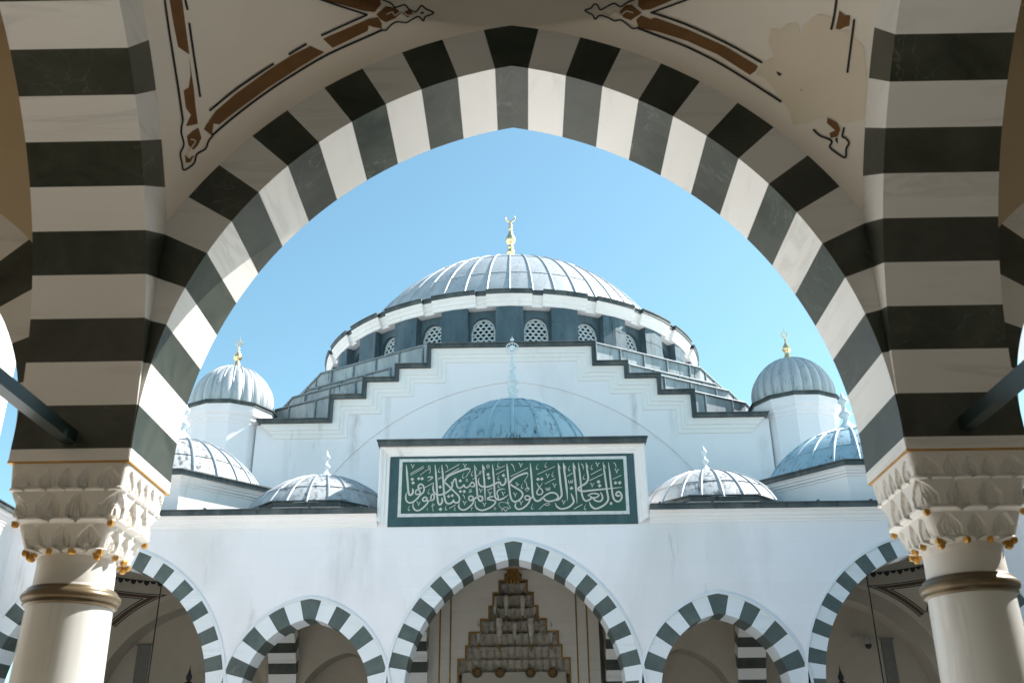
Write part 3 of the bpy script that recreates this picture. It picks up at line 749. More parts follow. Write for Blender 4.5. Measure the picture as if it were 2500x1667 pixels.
S(A_,32,[(775,610),(762,690),(775,780),(820,830),(900,840),(990,810),(1080,750),(1130,670),(1125,620),(1102,590)],.15,.1)
S(A_,28,[(1130,660),(1160,560),(1195,535),(1205,600),(1230,690),(1270,712),(1330,680),(1352,650),(1375,692),(1420,700),(1470,650),(1505,600),(1545,622),(1552,675),(1500,682),(1445,660)],.05,.1)
for d in ((365,540,36),(380,612,36),(487,530,34),(553,530,36),(898,690,36),(1283,572,36),(1285,775,34),(1360,775,34),(1815,450,36),(1832,518,36),(2110,468,36),(1060,870,32),(1130,855,34),(905,1115,38)): D(A_,*d)
S(A_,10,[(855,530),(925,495)]); S(A_,10,[(860,555),(930,515)])
for v in ((1372,290),(1675,765),(1850,820),(2105,820),(1365,1000),(1745,1030),(485,1015),(372,300)): V(A_,*v)
for v in ((875,370),(675,780),(1335,480),(1505,440),(2005,270),(2010,510),(2015,660),(295,1100),(1005,1090),(2195,960)): C(A_,*v)
S(A_,16,[(1000,260),(1035,300),(1045,355)],.2,.4); S(A_,14,[(995,410),(1265,260)]); S(A_,14,[(1000,490),(1260,335)])
S(A_,34,[(1552,265),(1570,420),(1590,600),(1605,780),(1622,900),(1660,958),(1702,945),(1708,890),(1668,868),(1620,880),(1560,912),(1500,940)],.12,0); S(A_,14,[(1568,300),(1590,340),(1605,388)],0,.5)
S(A_,26,[(1445,935),(1455,875),(1510,870),(1540,918),(1500,952),(1448,940)])
S(A_,30,[(1272,1000),(1252,1060),(1290,1118),(1370,1128),(1450,1080),(1520,1010),(1548,930)],.15,0)
S(A_,11,[(1518,548),(1590,500),(1650,440),(1688,402),(1662,395),(1655,415),(1672,455)]); RG(A_,1412,565,18,10); RG(A_,1815,300,24,12)
S(A_,12,[(1500,735),(1455,760),(1508,778),(1440,802)]); S(A_,14,[(1330,830),(1362,880),(1365,925)],.1,.4)
S(A_,34,[(1712,265),(1728,420),(1745,600),(1755,780),(1762,965)],.12,.35); S(A_,14,[(1730,300),(1750,340),(1762,382)],0,.5)
S(A_,34,[(1645,520),(1630,590),(1660,660),(1740,690),(1840,680),(1950,630),(2040,600),(2062,648),(2110,655),(2150,600),(2150,540),(2130,512)],.15,.1)
S(A_,34,[(1900,262),(1915,420),(1930,600),(1940,780),(1952,880),(1990,930),(2060,930),(2140,890),(2205,840)],.12,.2)
S(A_,26,[(2150,740),(2080,730),(2010,760),(1985,810),(2010,880),(2000,930)],.3,0)
S(A_,30,[(1930,870),(1840,890),(1805,922),(1880,942),(1955,965),(1945,1010),(1880,1070),(1780,1120),(1690,1138),(1610,1108),(1570,1040),(1582,960)],.05,.15)
S(A_,14,[(1800,760),(1895,710)]); S(A_,12,[(1960,365),(2135,290)]); S(A_,12,[(1965,455),(2140,365)])
S(A_,34,[(2175,245),(2190,400),(2205,560),(2225,720),(2240,850),(2275,945),(2345,985)],.12,0)
S(A_,18,[(2255,250),(2300,300),(2330,405)],.15,.5)
S(A_,9,[(2245,1090),(2190,1010),(2100,985),(2030,1000),(2030,1055),(2075,1110)]); S(A_,13,[(2070,1150),(2110,1115),(2150,1152),(2195,1112),(2250,1090)]); S(A_,11,[(2085,1100),(2140,1085),(2200,1078)])
S(A_,9,[(645,1090),(655,1152)]); S(A_,10,[(738,1065),(760,1012),(786,1040),(748,1062),(760,1110),(766,1160)]); S(A_,8,[(1190,1082),(1166,1098),(1190,1114),(1164,1135),(1192,1146)])
S(A_,9,[(1495,1085),(1502,1148)]); S(A_,8,[(1495,1088),(1512,1098),(1526,1084)]); RG(A_,1948,1105,18,8); S(A_,14,[(1070,1105),(1200,1030)])
B_ = 'R'
S(B_,32,[(105,957),(190,930),(250,870),(265,810),(220,750),(120,690),(45,640)]); S(B_,34,[(30,622),(70,560),(160,500),(280,450),(350,435)],.1,0); S(B_,11,[(352,430),(356,480),(298,582)])
S(B_,13,[(50,498),(360,345)]); 
for v in ((230,300),(710,490),(835,665),(130,830),(235,975),(1000,965),(1510,655),(1605,290),(1950,405)): V(B_,*v)
for v in ((520,330),(675,295),(800,460),(250,670),(430,1040),(1095,355),(1500,330),(1360,510),(1380,1050)): C(B_,*v)
S(B_,12,[(165,605),(140,625),(195,640),(140,672)])
S(B_,34,[(400,260),(415,420),(430,600),(440,780),(460,880),(510,938),(570,928),(625,875)],.12,0)
S(B_,30,[(620,880),(700,820),(780,790),(860,805),(900,860),(868,912),(760,945),(680,930),(625,870)])
S(B_,26,[(302,892),(320,850),(370,850),(400,888),(350,920),(305,905)]); S(B_,24,[(390,905),(420,890),(445,850)])
S(B_,30,[(150,970),(130,1030),(170,1082),(240,1080),(320,1030),(380,960),(398,900)],.15,0)
S(B_,14,[(290,580),(330,620),(345,690),(382,712),(362,745),(320,775)],0,.2); S(B_,18,[(305,740),(345,712),(380,715)])
S(B_,24,[(515,612),(560,690),(610,740),(622,790),(580,825),(532,820),(520,780),(550,720),(632,600)],.1,.15)
for d in ((540,550,34),(607,545,34),(1140,710,36),(1625,595,36),(1645,665,36),(1930,615,34),(2005,612,36)): D(B_,*d)
S(B_,12,[(525,465),(845,320)]); S(B_,12,[(660,635),(850,535)])
S(B_,14,[(680,700),(690,740),(712,742),(718,705),(730,745),(750,735),(752,690)]); S(B_,14,[(1085,570),(1095,612),(1120,612),(1128,570),(1140,612),(1160,600),(1162,558)])
S(B_,36,[(900,260),(920,420),(940,600),(962,780),(960,850),(920,900),(865,930)],.12,0); S(B_,14,[(915,300),(932,335),(946,375)],0,.5)
S(B_,36,[(995,255),(1015,420),(1040,600),(1060,780),(1070,935)],.12,.35); S(B_,14,[(1012,300),(1030,335),(1046,378)],0,.5)
S(B_,32,[(1130,800),(1170,900),(1178,965),(1120,1030),(1040,1070),(950,1080),(880,1040),(845,970)],.1,.15)
S(B_,13,[(1060,500),(1160,438)])
S(B_,36,[(1172,255),(1190,420),(1210,600),(1225,780),(1240,985)],.12,.35); S(B_,14,[(1190,300),(1206,335),(1222,375)],0,.5)
S(B_,16,[(1185,1085),(1335,1000)])
S(B_,32,[(1262,255),(1285,420),(1305,600),(1320,780),(1350,890),(1400,940),(1470,912),(1520,872)],.12,0)
S(B_,26,[(1435,850),(1480,815),(1560,805),(1632,830),(1600,870),(1520,882),(1468,850)]); S(B_,30,[(1520,880),(1570,932),(1650,948),(1695,900),(1690,840),(1655,775)],0,.15)
S(B_,16,[(1310,270),(1345,310),(1355,385)],.1,.4)
S(B_,34,[(1400,250),(1425,420),(1440,540),(1400,620),(1320,670),(1262,712),(1280,752),(1360,765),(1500,750),(1750,725),(1950,705),(2050,695)],.08,.25); S(B_,14,[(1415,290),(1432,320),(1442,352)],0,.5)
S(B_,14,[(1485,470),(1680,368)]); S(B_,14,[(1465,575),(1700,460)])
S(B_,34,[(1705,245),(1730,420),(1755,600),(1780,780),(1800,900),(1770,970),(1700,1030),(1600,1075),(1530,1065),(1480,1010),(1462,950)],.1,.12); S(B_,14,[(1720,290),(1740,325),(1756,365)],0,.5)
S(B_,34,[(1800,250),(1825,420),(1845,600),(1870,780),(1890,880),(1930,938),(1990,948),(2035,900),(2040,840),(2010,785),(1965,780),(1938,825),(1962,850),(2010,842)],.1,0)
RG(B_,1850,985,12,24); S(B_,14,[(1895,250),(1930,290),(1940,355)],.1,.4); S(B_,12,[(1880,550),(2035,478)])
S(B_,11,[(560,1092),(620,1030),(680,988),(750,990),(720,1020),(660,1008)])
q = MB()
for i, (fr, w_, pts, t0, t1) in enumerate(LS):
    cv = (lambda p: (960+p[0]/7.84, 1100+p[1]/7.84)) if fr == 'L' else (lambda p: (1240+p[0]/7.35, 1095+p[1]/7.35))
    y = YP-.060-.00025*i
    if w_ == 'd': q.poly([(lambda a: (a[0], y, a[2]))(atY(*cv(p), YP-.07)) for p in pts]); continue
    L_, R__ = ribbon2d(catm(pts, 5), w_*.98, t0, t1)
    q.grid([[(lambda a: (a[0], y, a[2]))(atY(*cv(p), YP-.07)) for p in side] for side in (L_, R__)])
q.build('lettering', LETT, IP)

# ================================================================== PRAYER HALL
PH = thing('mosque_hall', 'white domed mosque hall with stepped gable rising behind the far portico', 'mosque', (AX, 50.5, 0))
YH = 38.3; AX = -.33
STEPS = [(3.60, 17.70), (4.93, 16.78), (6.27, 16.18), (7.62, 15.43), (10.6, 14.38)]
def step_line(off, sx):                                       # outline shrunk inwards/downwards by off
    pts = [(0, STEPS[0][1]-off)]
    for i, (x, h) in enumerate(STEPS):
        pts.append((x-off, h-off))
        if i+1 < len(STEPS): pts.append((x-off, STEPS[i+1][1]-off))
    return [(AX+sx*x, h) for x, h in pts]
ARC = (.97, 5.48, 10.56)
def hall_arc(x): return ARC[1] + sqrt(ARC[2]**2 - (abs(x)+ARC[0])**2)
q = MB()
top = lambda x: next(h for X, h in STEPS if abs(x) <= X+1e-6) - .30
xs = sorted(set([round(-10.6+21.2*i/160, 4) for i in range(161)] + [s*(X+e-.19) for X, h in STEPS for s in (-1, 1) for e in (-.0004, .0004)]))
def topx(x):
    for X, h in STEPS:
        if abs(x) <= X-.19: return h-.19
    return STEPS[-1][1]-.19
for a, b in zip(xs, xs[1:]):
    mid = (a+b)/2; t = topx(mid)
    inner = abs(mid) < 8.3
    ha, hb_ = (hall_arc(a), hall_arc(b)) if inner else (8.0, 8.0)
    if inner:
        q.poly([(AX+a, YH, ha), (AX+b, YH, hb_), (AX+b, YH, t), (AX+a, YH, t)], 0)
        q.poly([(AX+a, YH, ha), (AX+b, YH, hb_), (AX+b, YH+.05, hb_), (AX+a, YH+.05, ha)], 0)
        q.poly([(AX+a, YH+.05, 7.9), (AX+b, YH+.05, 7.9), (AX+b, YH+.05, hb_), (AX+a, YH+.05, ha)], 0)
    else: q.poly([(AX+a, YH, 7.9), (AX+b, YH, 7.9), (AX+b, YH, t), (AX+a, YH, t)], 0)
q.box(AX-10.7, AX+10.7, YH+.5, 62, -1.6, 13.6)
gw = q.build('front_wall', HALLST, PH)
# stepped mouldings and coping (each follows the steps)
def step_band(mb, o0, o1, d0, d1, mi=0):
    for sx in (-1, 1):
        A = step_line(o0, sx); B = step_line(o1, sx)
        mb.grid([[(x, YH-d0, h) for x, h in A], [(x, YH-d1, h) for x, h in B]], mi)
q = MB()
prof = [(.19,0.),(.19,.16),(.30,.15),(.46,.13),(.48,.09),(.62,.08),(.64,.05),(.80,.04),(.82,.0)]
for (a, da), (b, db) in zip(prof, prof[1:]): step_band(q, a, b, da, db)
q.build('stepped_moulding', MOULD, gw)
q = MB()
for (a, da), (b, db) in zip([(0.,-1.2),(0.,.34),(.03,.36),(.06,.34),(.06,.30),(.185,.29),(.185,.0)], [(0.,.34),(.03,.36),(.06,.34),(.06,.30),(.185,.29),(.185,.0)]): step_band(q, a, b, da, db)
q.build('coping', COPING, gw)
# stepped lead roof tiers (twelve-sided, cut off by the gable walls)
def clip(pl, f):
    out = []
    for i in range(len(pl)):
        a, b = pl[i], pl[(i+1) % len(pl)]; fa, fb = f(a), f(b)
        if fa >= 0: out.append(a)
        if (fa >= 0) != (fb >= 0):
            t = fa/(fa-fb); out.append((a[0]+(b[0]-a[0])*t, a[1]+(b[1]-a[1])*t))
    return out
YC = 50.5; AX = -.42
def tier_poly(rv):
    pl = [(AX+rv*sin(pi/12+2*pi*k/12), YC+rv*cos(pi/12+2*pi*k/12)) for k in range(12)]
    pl = clip(pl, lambda p: p[1]-(YH+.35)); pl = clip(pl, lambda p: 12.0-(p[0]-AX)); pl = clip(pl, lambda p: 12.0+(p[0]-AX)); return pl
tiers = [(12.36, 17.98, 17.05), (13.05, 16.95, 16.55), (13.72, 16.42, 15.72), (14.5, 15.62, 14.3)]
for i, (rv, zt, zb) in enumerate(tiers):
    mb = MB(); T_ = tier_poly(rv); Bt = tier_poly(rv+.04)
    mb.prism(tier_poly(rv), zb-.5, zt)
    P_ = [(AX+(rv+.03)*sin(pi/12+2*pi*k/12), YC+(rv+.03)*cos(pi/12+2*pi*k/12)) for k in range(12)]
    for k in range(12):                                       # standing seams and edge rolls
        a, b = P_[k], P_[(k+1) % 12]; n = 5
        for j in range(n):
            t = (j+.5)/n; x = a[0]+(b[0]-a[0])*t; y = a[1]+(b[1]-a[1])*t
            if abs(x-AX) < 12.0 and YH+.4 < y < 60: mb.tube((x, y, zb-.4), (x, y, zt), .045, 6, 1)
        pts = [(a[0]+(b[0]-a[0])*t/10, a[1]+(b[1]-a[1])*t/10) for t in range(11)]
        for c, d in zip(pts, pts[1:]):
            if all(abs(p[0]-AX) < 12.05 and YH+.3 < p[1] < 60 for p in (c, d)): mb.tube((*c, zt), (*d, zt), .05, 6, 1)
    mb.build('roof_tier', [LEADT, LEADR], PH)
# drum with 24 windows and buttresses
DR = 9.52
def pol(r, a, z): return (AX+r*sin(a), YC-r*cos(a), z)
q = MB()
WZ0, WZS, WW = 17.6, 19.72, .58                              # window sill, springing, half width
rows = []
ncell = 24
for k in range(ncell):                                      # wall with arched openings, built cell by cell
    ac = radians(7.5+15*k); hw = WW/DR
    N = 12
    def wtop(t): return WZS + sqrt(max(0, 1-t*t))*WW*1.12
    a0, a1 = ac-radians(7.5), ac+radians(7.5)
    q.grid([[pol(DR, a, 16.4) for a in (a0, ac-hw)], [pol(DR, a, 20.8) for a in (a0, ac-hw)]])
    q.grid([[pol(DR, a, 16.4) for a in (ac+hw, a1)], [pol(DR, a, 20.8) for a in (ac+hw, a1)]])
    ts = [-1+2*i/N for i in range(N+1)]
    q.grid([[pol(DR, ac+t*hw, wtop(t)) for t in ts], [pol(DR, ac+t*hw, 20.8) for t in ts]])
    q.grid([[pol(DR, ac+t*hw, wtop(t)) for t in ts], [pol(DR-.30, ac+t*hw, wtop(t)) for t in ts]])
    for s_ in (-1, 1): q.grid([[pol(DR, ac+s_*hw, WZ0), pol(DR-.3, ac+s_*hw, WZ0)], [pol(DR, ac+s_*hw, WZS), pol(DR-.3, ac+s_*hw, WZS)]])
drm = q.build('drum', LEADD, PH)
q = MB(); q.lathe(AX, YC, [(DR-.34, 16.4), (DR-.34, 20.8)], 96); q.build('glazing', GLASS, drm)
def lattice(k):
    ac = radians(7.5+15*k); mb = MB(); r = DR-.18
    P = lambda x, z: pol(r, ac+x/r, z)
    def bar(p0, p1, w_=.045):
        dx, dz = p1[0]-p0[0], p1[1]-p0[1]; l = hypot(dx, dz); nx, nz = -dz/l*w_, dx/l*w_
        f = [(p0[0]+nx, p0[1]+nz), (p1[0]+nx, p1[1]+nz), (p1[0]-nx, p1[1]-nz), (p0[0]-nx, p0[1]-nz)]
        mb.poly([P(*p) for p in f])
        bk = [pol(r-.06, ac+p[0]/r, p[1]) for p in f]; fr = [P(*p) for p in f]
        for i in range(4): mb.poly([fr[i], fr[(i+1) % 4], bk[(i+1) % 4], bk[i]])
    def inside(x, z): return abs(x) < WW-.04 and (z < WZS or hypot(x, (z-WZS)/1.12) < WW-.04) and z > WZ0
    sx_, sz_ = .135, .235                                    # hexagonal mesh of bars
    R_n = range(-6, 7)
    for i in R_n:
        for j in range(-10, 20):
            x = i*sx_*2 + (sx_ if j % 2 else 0); z = 17.7 + j*sz_*.72
            h = .075
            for p0, p1 in (((x, z-h/2), (x, z+h/2)), ((x, z+h/2), (x+sx_, z+sz_*.72-h/2)), ((x, z+h/2), (x-sx_, z+sz_*.72-h/2))):
                if inside(*p0) and inside(*p1): bar(p0, p1, .036)
                elif inside(*p0) or inside(*p1):
                    a, b = (p0, p1) if inside(*p0) else (p1, p0)
                    lo, hi = 0., 1.
                    for _ in range(10):
                        m_ = (lo+hi)/2
                        if inside(a[0]+(b[0]-a[0])*m_, a[1]+(b[1]-a[1])*m_): lo = m_
                        else: hi = m_
                    if lo > .05: bar(a, (a[0]+(b[0]-a[0])*lo, a[1]+(b[1]-a[1])*lo), .036)
    ring = [(-(WW-.03), WZ0), (-(WW-.03), WZS)] + [((WW-.03)*cos(t), WZS+(WW-.03)*1.12*sin(t)) for t in [pi-pi*i/16 for i in range(1, 16)]] + [(WW-.03, WZS), (WW-.03, WZ0)]
    for a, b in zip(ring, ring[1:]): bar(a, b, .05)
    mb.build('window_lattice', LATT, drm)
for k in list(range(0, 7)) + list(range(17, 24)): lattice(k)
for k in range(24):                                         # buttresses between the windows
    a = radians(15*k); w_ = radians(3.75); mb = MB(); ro = DR+.42
    pts = [(DR-.05, -w_), (ro-.03, -w_*.98), (ro+.02, 0), (ro-.03, w_*.98), (DR-.05, w_)]
    mb.grid([[pol(r, a+d, z) for r, d in pts] for z in (16.4, 20.75)])
    for z in (17.75, 19.05, 20.0): mb.grid([[pol(r+.012, a+d, z2_) for r, d in pts[1:4]] for z2_ in (z, z+.03)])
    mb.build('buttress', LEADD, drm)
# drum cornice, following the buttresses in and out
def rc(a, base):
    d = (math.degrees(a)+7.5) % 15 - 7.5
    return base - (.16 if abs(d) > 6.05 else 0)
ang = []
for k in range(24):
    for d in (-7.5, -6.051, -6.049, -3, 0, 3, 6.049, 6.051): ang.append(radians(15*k+d))
q = MB(); CP = [(9.5,20.72),(9.98,20.73),(10.01,20.80),(10.01,20.88),(10.07,20.94),(10.09,21.06),(10.16,21.15),(10.20,21.26)]
q.grid([[pol(rc(a, r), a, z) for a in ang] for r, z in CP], 0, 0, False, True); q.build('cornice', MOULD, drm)
q = MB(); q.grid([[pol(rc(a, r), a, z) for a in ang] for r, z in [(10.1,21.261),(10.25,21.262),(10.25,21.42),(10.29,21.44),(10.29,21.48),(8.6,21.6)]], 0, 0, False, True); q.build('coping', COPING, drm)
dome(AX, YC, 18.30, 9.45, 21.2, 48, PH, LEAD, 'crescent', GOLDP, 1.0, .058, pi/2, seams=(.24,.48,.72), fz=-.05)['label'] = 'largest dome, ribbed grey lead with gilt crescent finial'
AX = -.33
# corner turrets with fluted domes
for sx in (-1, 1):
    cx, cy = AX+sx*12.02, 39.25; n = 12
    mb = MB()
    pr = [(1.60,8.25),(1.62,14.1),(1.65,14.12),(1.65,14.22),(1.72,14.3),(1.72,14.42),(1.80,14.5),(1.83,14.62),(1.84,14.78),(1.85,14.86)]
    mb.grid([[(x, y, z) for x, y in octagon(cx, cy, r, n)] for r, z in pr], 0, 0, False, True)
    t = mb.build('turret', HALLST, PH)
    c = MB(); c.prism(octagon(cx, cy, 1.88, n), 14.861, 14.98); c.prism(octagon(cx, cy, 1.92, n), 14.981, 15.03); c.build('coping', COPING, t)
    d = MB(); NF = 24; rows = []
    for i in range(41):
        a = -.18 + (pi/2+.18)*i/40; rr = 1.66*cos(a); z = 15.42+1.76*sin(a)
        rows.append([(cx+rr*(1+.06*abs(sin(th*NF/2))*min(1, 1.3-i/40))*cos(th), cy+rr*(1+.06*abs(sin(th*NF/2))*min(1, 1.3-i/40))*sin(th), z) for th in [2*pi*j/192 for j in range(192)]])
    d.grid(rows, 0, 0, True, True)
    for k in range(NF):                                       # rolls in the valleys of the flutes
        th = 2*pi*k/NF; prev = None
        for i in range(0, 39, 2):
            a = -.18 + (pi/2+.18)*i/40; rr = 1.675*cos(a); p = (cx+rr*cos(th), cy+rr*sin(th), 15.42+1.775*sin(a))
            if prev: d.tube(prev, p, .034, 5, 1)
            prev = p
    for k in range(192):
        a = .22; 
    dm = d.build('turret_dome', [LEAD, RIBM], t)
    finial(cx, cy, 17.14, .92, 'diamond', dm, GOLDP)

# portal inside the far portico: marble slab, stepped gold trim, muqarnas niche
YR = YB+.55
q = MB(); q.box(AX-16, AX+16, YB+1.0, YB+1.1, -1.6, 8.0)
q.build('rear_wall', PLASTF, PH)
for c, p in ((-12.18, BIG), (12.18, BIG), (-6.09, SML), (6.09, SML)):
    arch('blind_arch', (AX+c, YB, 0), (1,0,0), (0,1,0), .98, p, PH, [PLASTF, PLASTF, PLASTF], seed=int(c)+300)
q = MB(); wall_over(q, (AX, YB, 0), (1,0,0), (0,1,0), .98, [(-12.18, BIG), (-6.09, SML), (6.09, SML), (12.18, BIG)], -15.9, -4.0, 8.0); q.build('arcade_wall', PLASTF, PH); q = MB()
wall_over(q, (AX, YB, 0), (1,0,0), (0,1,0), .98, [(-12.18, BIG), (-6.09, SML), (6.09, SML), (12.18, BIG)], 4.0, 15.9, 8.0); q.build('arcade_wall', PLASTF, PH)
PY = YB+.10
PT = []   # stepped outline: (half width, top height)
for xl, xr, yt in ((1233,1272,1402),(1222,1290,1417),(1207,1305,1447),(1197,1316,1479),(1177,1337,1511),(1149,1366,1542),(1141,1375,1575),(1122,1395,1607)):
    a = atY(xl, yt, PY); b = atY(xr, yt, PY); PT.append(((b[0]-a[0])/2, (a[2]+b[2])/2))
PCX = AX-.02
q = MB(); bot = -1.6
hts = [(PT[i][0], PT[i][1]) for i in range(len(PT))]
xsn = sorted(set([0.]+[h[0] for h in hts]+[3.15]))
for sd_ in (-1, 1):
    prevx = 0.
    for hw, ht in hts:
        q.poly([(PCX+sd_*prevx, PY, ht), (PCX+sd_*hw, PY, ht), (PCX+sd_*hw, PY, 7.9), (PCX+sd_*prevx, PY, 7.9)]); prevx = hw
    q.poly([(PCX+sd_*prevx, PY, bot), (PCX+sd_*3.15, PY, bot), (PCX+sd_*3.15, PY, 7.9), (PCX+sd_*prevx, PY, 7.9)])
    q.poly([(PCX+sd_*3.15, PY, bot), (PCX+sd_*3.15, PY+.8, bot), (PCX+sd_*3.15, PY+.8, 7.9), (PCX+sd_*3.15, PY, 7.9)])
por = q.build('portal', PORTM, PH)
q = MB(); bt_ = .030
for sd_ in (-1, 1):
    for i, (hw, ht) in enumerate(hts):
        pw = hts[i-1][0] if i else 0.
        nb = hts[i+1][1] if i+1 < len(hts) else bot
        a, b = sorted((PCX+sd_*(pw-.0), PCX+sd_*(hw+bt_))); q.box(a, b, PY-.05, PY+.02, ht-bt_, ht+bt_*.9)
        a, b = sorted((PCX+sd_*(hw-bt_), PCX+sd_*(hw+bt_*.98))); q.box(a, b, PY-.048, PY+.018, nb+bt_, ht-bt_-.001)
    for xx in (2.33, 2.72): a = PCX+sd_*xx; q.box(a-.025, a+.025, PY-.03, PY-.002, bot, 7.5)
q.build('gilt_trim', GOLDD, por)
for (px0, px1, py0) in ((337, 368, 1575), (2150, 2178, 1560)):
    x0, _, zz = atY(px0, py0, YB+.95); x1 = atY(px1, py0, YB+.95)[0]
    q = MB(); q.box(x0, x1, YB+.93, YB+.99, -1.6, zz); q.box(x0-.05, x1+.05, YB+.91, YB+.985, zz, zz+.05); q.build('wall_panel', BORDG, PH)
q = MB(); q.box(PCX-.20, PCX+.20, PY-.35, PY-.06, 7.42, 7.95)
for i in range(4): q.lathe(PCX-.2+.133*i, PY-.36, [(.001,7.28),(.05,7.33),(.06,7.5),(.03,7.6),(.06,7.7),(.001,7.82)], 8)
q.build('gilt_boss', GOLDD, por)
# muqarnas tiers stepping back into the niche
q = MB()
for i, (hw, ht) in enumerate(hts[1:], 1):
    nb = hts[i+1][1] if i+1 < len(hts) else ht-.5
    dep = .30 + .12*(len(hts)-i); nc = max(2, int(hw/.24))*2; rows = []
    for j in range(9):
        t = j/8; z = ht + (nb-.02-ht)*t; row = []
        for k_ in range(nc*8+1):
            x = -hw + 2*hw*k_/(nc*8); f = (k_/8) % 1; sc = abs(sin(pi*f))
            bow = sqrt(max(0, 1-(x/(hw*1.02))**2))
            row.append((PCX+x, PY+.06+dep*bow*(.35+.65*t) + .16*sc*(1-t*.6) - .05*(1-sc)*t + .05*(.5-.5*cos(4*pi*t)), z))
        rows.append(row)
    q.grid(rows, 0)
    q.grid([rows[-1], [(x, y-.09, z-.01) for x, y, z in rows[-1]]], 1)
q.box(PCX-2.4, PCX+2.4, PY+1.6, PY+1.7, bot, 8)
q.build('muqarnas_hood', [NICHE, NDK], por)
for (px, py, s_) in ((1208,1490,.8),(1236,1490,.9),(1276,1490,.9),(1306,1488,.8),(1168,1556,1.),(1219,1556,1.15),(1257,1552,.75),(1297,1556,1.15),(1346,1556,1.)):
    x, _, z = atY(px, py, PY+.12); mb = MB(); k_ = s_*.105
    mb.lathe(x, PY+.10, [(k_*1.0, z+.60*s_),(k_*1.15, z+.42*s_),(k_*.95, z+.36*s_),(k_*1.0, z+.18*s_),(k_*.6, z+.05*s_),(k_*.62, z-.02),(k_*.30, z-.12*s_),(k_*.26,z-.2*s_)], 8, 0, False)
    mb.lathe(x, PY+.10, [(k_*.30, z-.2*s_),(k_*.36, z-.22*s_),(k_*.36, z-.36*s_),(k_*.2, z-.42*s_),(.001, z-.44*s_)], 8, 1, False)
    mb.build('pendant', [PENDM, GOLDD], por)
for px in (1166, 1221, 1295, 1349):
    x, _, z = atY(px, 1643, PY+.42); mb = MB()
    mb.lathe(0, 0, [(.001,0),(.19,0)], 16, 1)
    mb.v = [(x+a, PY+.10 + (0 if hypot(a, b) > .1 else -.02), z+b) for a, b, c in mb.v]
    for k_ in range(8):
        a = k_*pi/4; mb.tube((x, PY+.09, z), (x+.19*cos(a), PY+.075, z+.19*sin(a)), .012, 5)
        mb.tube((x+.19*cos(a), PY+.09, z+.19*sin(a)), (x+.19*cos(a+pi/4), PY+.09, z+.19*sin(a+pi/4)), .014, 5); mb.tube((x+.10*cos(a), PY+.07, z+.10*sin(a)), (x+.10*cos(a+pi/2), PY+.07, z+.10*sin(a+pi/2)), .010, 5)
    mb.build('rosette', [GOLDD, DARKM], por)
q = MB(); q.box(PCX-1.9, PCX+1.9, PY+.14, PY+.2, 3.6, hts[-1][1]-.45); q.build('niche_panel', NICHE, por)

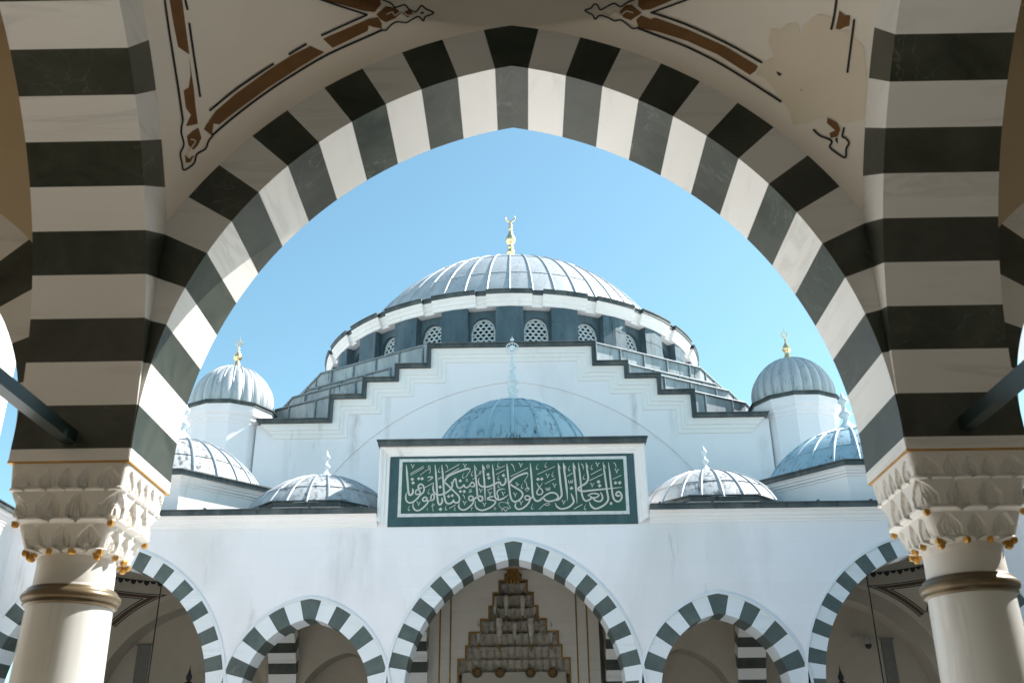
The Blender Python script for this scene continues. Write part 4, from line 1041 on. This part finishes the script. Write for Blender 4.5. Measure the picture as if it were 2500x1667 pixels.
# ================================================================== SIDE PORTICOES, MINARETS
AX = -.25
for sx in (-1, 1):
    XS = AX+sx*15.5
    SP = thing('side_portico', 'sunlit white arcade wing along the left edge of the courtyard' if sx < 0 else 'shaded white arcade wing along the right edge of the courtyard', 'portico', (XS+sx*4, 19, 0))
    byy = [(25.9, BIG), (18.4, BIG), (10.9+1.0, SML)]
    for c, p in byy:
        arch('striped_arch', (XS, c, 0), (0,1,0), (sx,0,0), 1.0, p, SP, [WHITE_F, DARK_F, WHITE_F], seed=int(c)+200+sx, rim=True)
    q = MB(); wall_over(q, (XS, 0, 0), (0,1,0), (sx,0,0), 1.0, byy, YN+1.0, YF+.9, 8.05); wv = q.build('court_wall', FACADE, SP)
    q = MB(); pts = CPROF
    q.grid([[(XS-sx*d, y, 8.06+h) for d, h in CPROF] for y in (YN+1.3, YF-.3)]); q.build('cornice', MOULD, wv)
    q = MB(); a, b = sorted((XS-sx*.3, XS+sx*1.2)); q.box(a, b, YN+1.3, YF+.9, 8.062, 8.20); a, b = sorted((XS-sx*.34, XS+sx*1.2)); q.box(a, b, YN+1.3, YF+.9, 8.201, 8.235); q.build('coping', COPING, wv)
    q = MB(); a, b = sorted((XS+sx*1.0, XS+sx*8.4)); q.box(a, b, YN, YF+8, 8.02, 8.1)
    a, b = sorted((XS+sx*8.0, XS+sx*8.4)); q.box(a, b, YN-12, YF+8, -1.6, 8.0)
    q.build('rear_wall', PLASTF, SP)
    for y in (26.0, 18.4, 11.2):
        drum8(XS+sx*4.1, y, 3.6, 8.1, 9.5, SP); dome(XS+sx*4.1, y, 8.45, 3.4, 9.6, 24, SP, LEAD, 'small', WFIN, 1.1, .055, pi/2, seams=(.3,.6))
    for y in (22.15, 14.6, 29.6): 
        cx_ = XS+sx*.5; mb = MB(); mb.lathe(cx_, y, [(.4,-1.6),(.36,1.5),(.34,1.6),(.5,2.59)], 24); mb.build('column', SHAFT, SP)
    MY = 42.7; MR = 1.75
    mx = atY(31.5 if sx < 0 else 2488, 876 if sx < 0 else 840, MY)[0] + sx*(MR+.1)
    MN = thing('minaret', 'sunlit white minaret shaft seen past the left pier at the photo edge' if sx < 0 else 'shaded pale minaret shaft, a sliver past the right pier', 'minaret', (mx, MY, 0), 'minarets')
    q = MB(); q.grid([[(x, y, z) for x, y in octagon(mx, MY, MR, 16)] for z in (-1.6, 42.2)], 0, 0, False, True); q.build('shaft', HALLST, MN)
    q = MB(); q.grid([[(x, y, z+39.2) for x, y in octagon(mx, MY, r, 16)] for r, z in ((MR,-1.6),(MR+.35,-1.1),(MR+.5,-.9),(MR+.9,-.4),(MR+1.2,0),(MR+1.25,.1),(MR+1.25,1.3),(MR+1.15,1.3),(MR+1.15,.1),(MR,.1))], 0, 0, False, True); q.build('added_balcony', HALLST, MN)  # out-of-view balcony added to widen the shadow on the portal dome
    q = MB(); q.lathe(mx, MY, [(MR+.1,42.2),(MR+.15,42.4),(MR-.5,43.2),(.05,46.)], 16); q.build('spire', LEAD, MN)  # unseen top kept short so its shadow misses the left dome

# ================================================================== SMALL THINGS
for (px0, py0, lab) in ((393, 1433, 'thin black lamp cable hanging in the far left big arch'), (2117, 1414, 'thin black lamp cable hanging in the far right big arch')):
    x, y, z = atY(px0, py0, FCY); t = thing('lamp_cable', lab, 'cable', (x, y, Z0+z+3.0), 'lamp cables'); q = MB()
    q.tube((x, y, 9.0), (x, y, z-3.9), .022, 6); q.build('wire', DARKM, t)
    q = MB(); q.lathe(x, y, [(.01,z-3.9),(.25,z-4.0),(.30,z-4.3),(.18,z-4.6),(.01,z-4.65)], 12); q.build('lamp_body', DARKM, t)
for (px, py, lab) in ((464, 1632, 'black pointed lantern top inside the far left big arch'), (2050, 1632, 'black pointed lantern top inside the far right big arch')):
    x, y, z = atY(px, py, 36.); t = thing('lantern', lab, 'lantern', (x, y, Z0+z-4.4), 'pointed lanterns'); q = MB()
    q.lathe(x, y, [(.005,z+.12),(.02,z),(.05,z-.12),(.11,z-.26),(.10,z-.34),(.05,z-.40),(.14,z-.46),(.17,z-.52),(.16,z-1.0),(.10,z-1.08),(.03,z-1.2)], 10); q.build('lantern_head', DARKM, t)
    q = MB(); q.lathe(x, y, [(.03,z-1.2),(.03,-1.5),(.2,-1.55),(.2,-1.6)], 10); q.build('post', DARKM, t)
x, y, z = atY(2121, 1580, YB+.7)
t = thing('security_camera', 'small dome security camera on the dark wall in the far right arch', 'camera', (x, YB+1, Z0+z), None)
q = MB(); q.box(x-.5, x+.15, y+.2, y+.28, z+.42, z+.47); q.box(x-.05, x+.05, y-.02, y+.28, z+.36, z+.46); q.lathe(x, y, [(.10,z+.36),(.13,z+.30),(.13,z+.12)], 14); q.build('bracket', CAMW, t)
q = MB(); q.lathe(x, y, [(.12,z+.12),(.11,z+.03),(.06,z-.03),(.001,z-.05)], 14); q.build('lens_dome', DARKM, t)
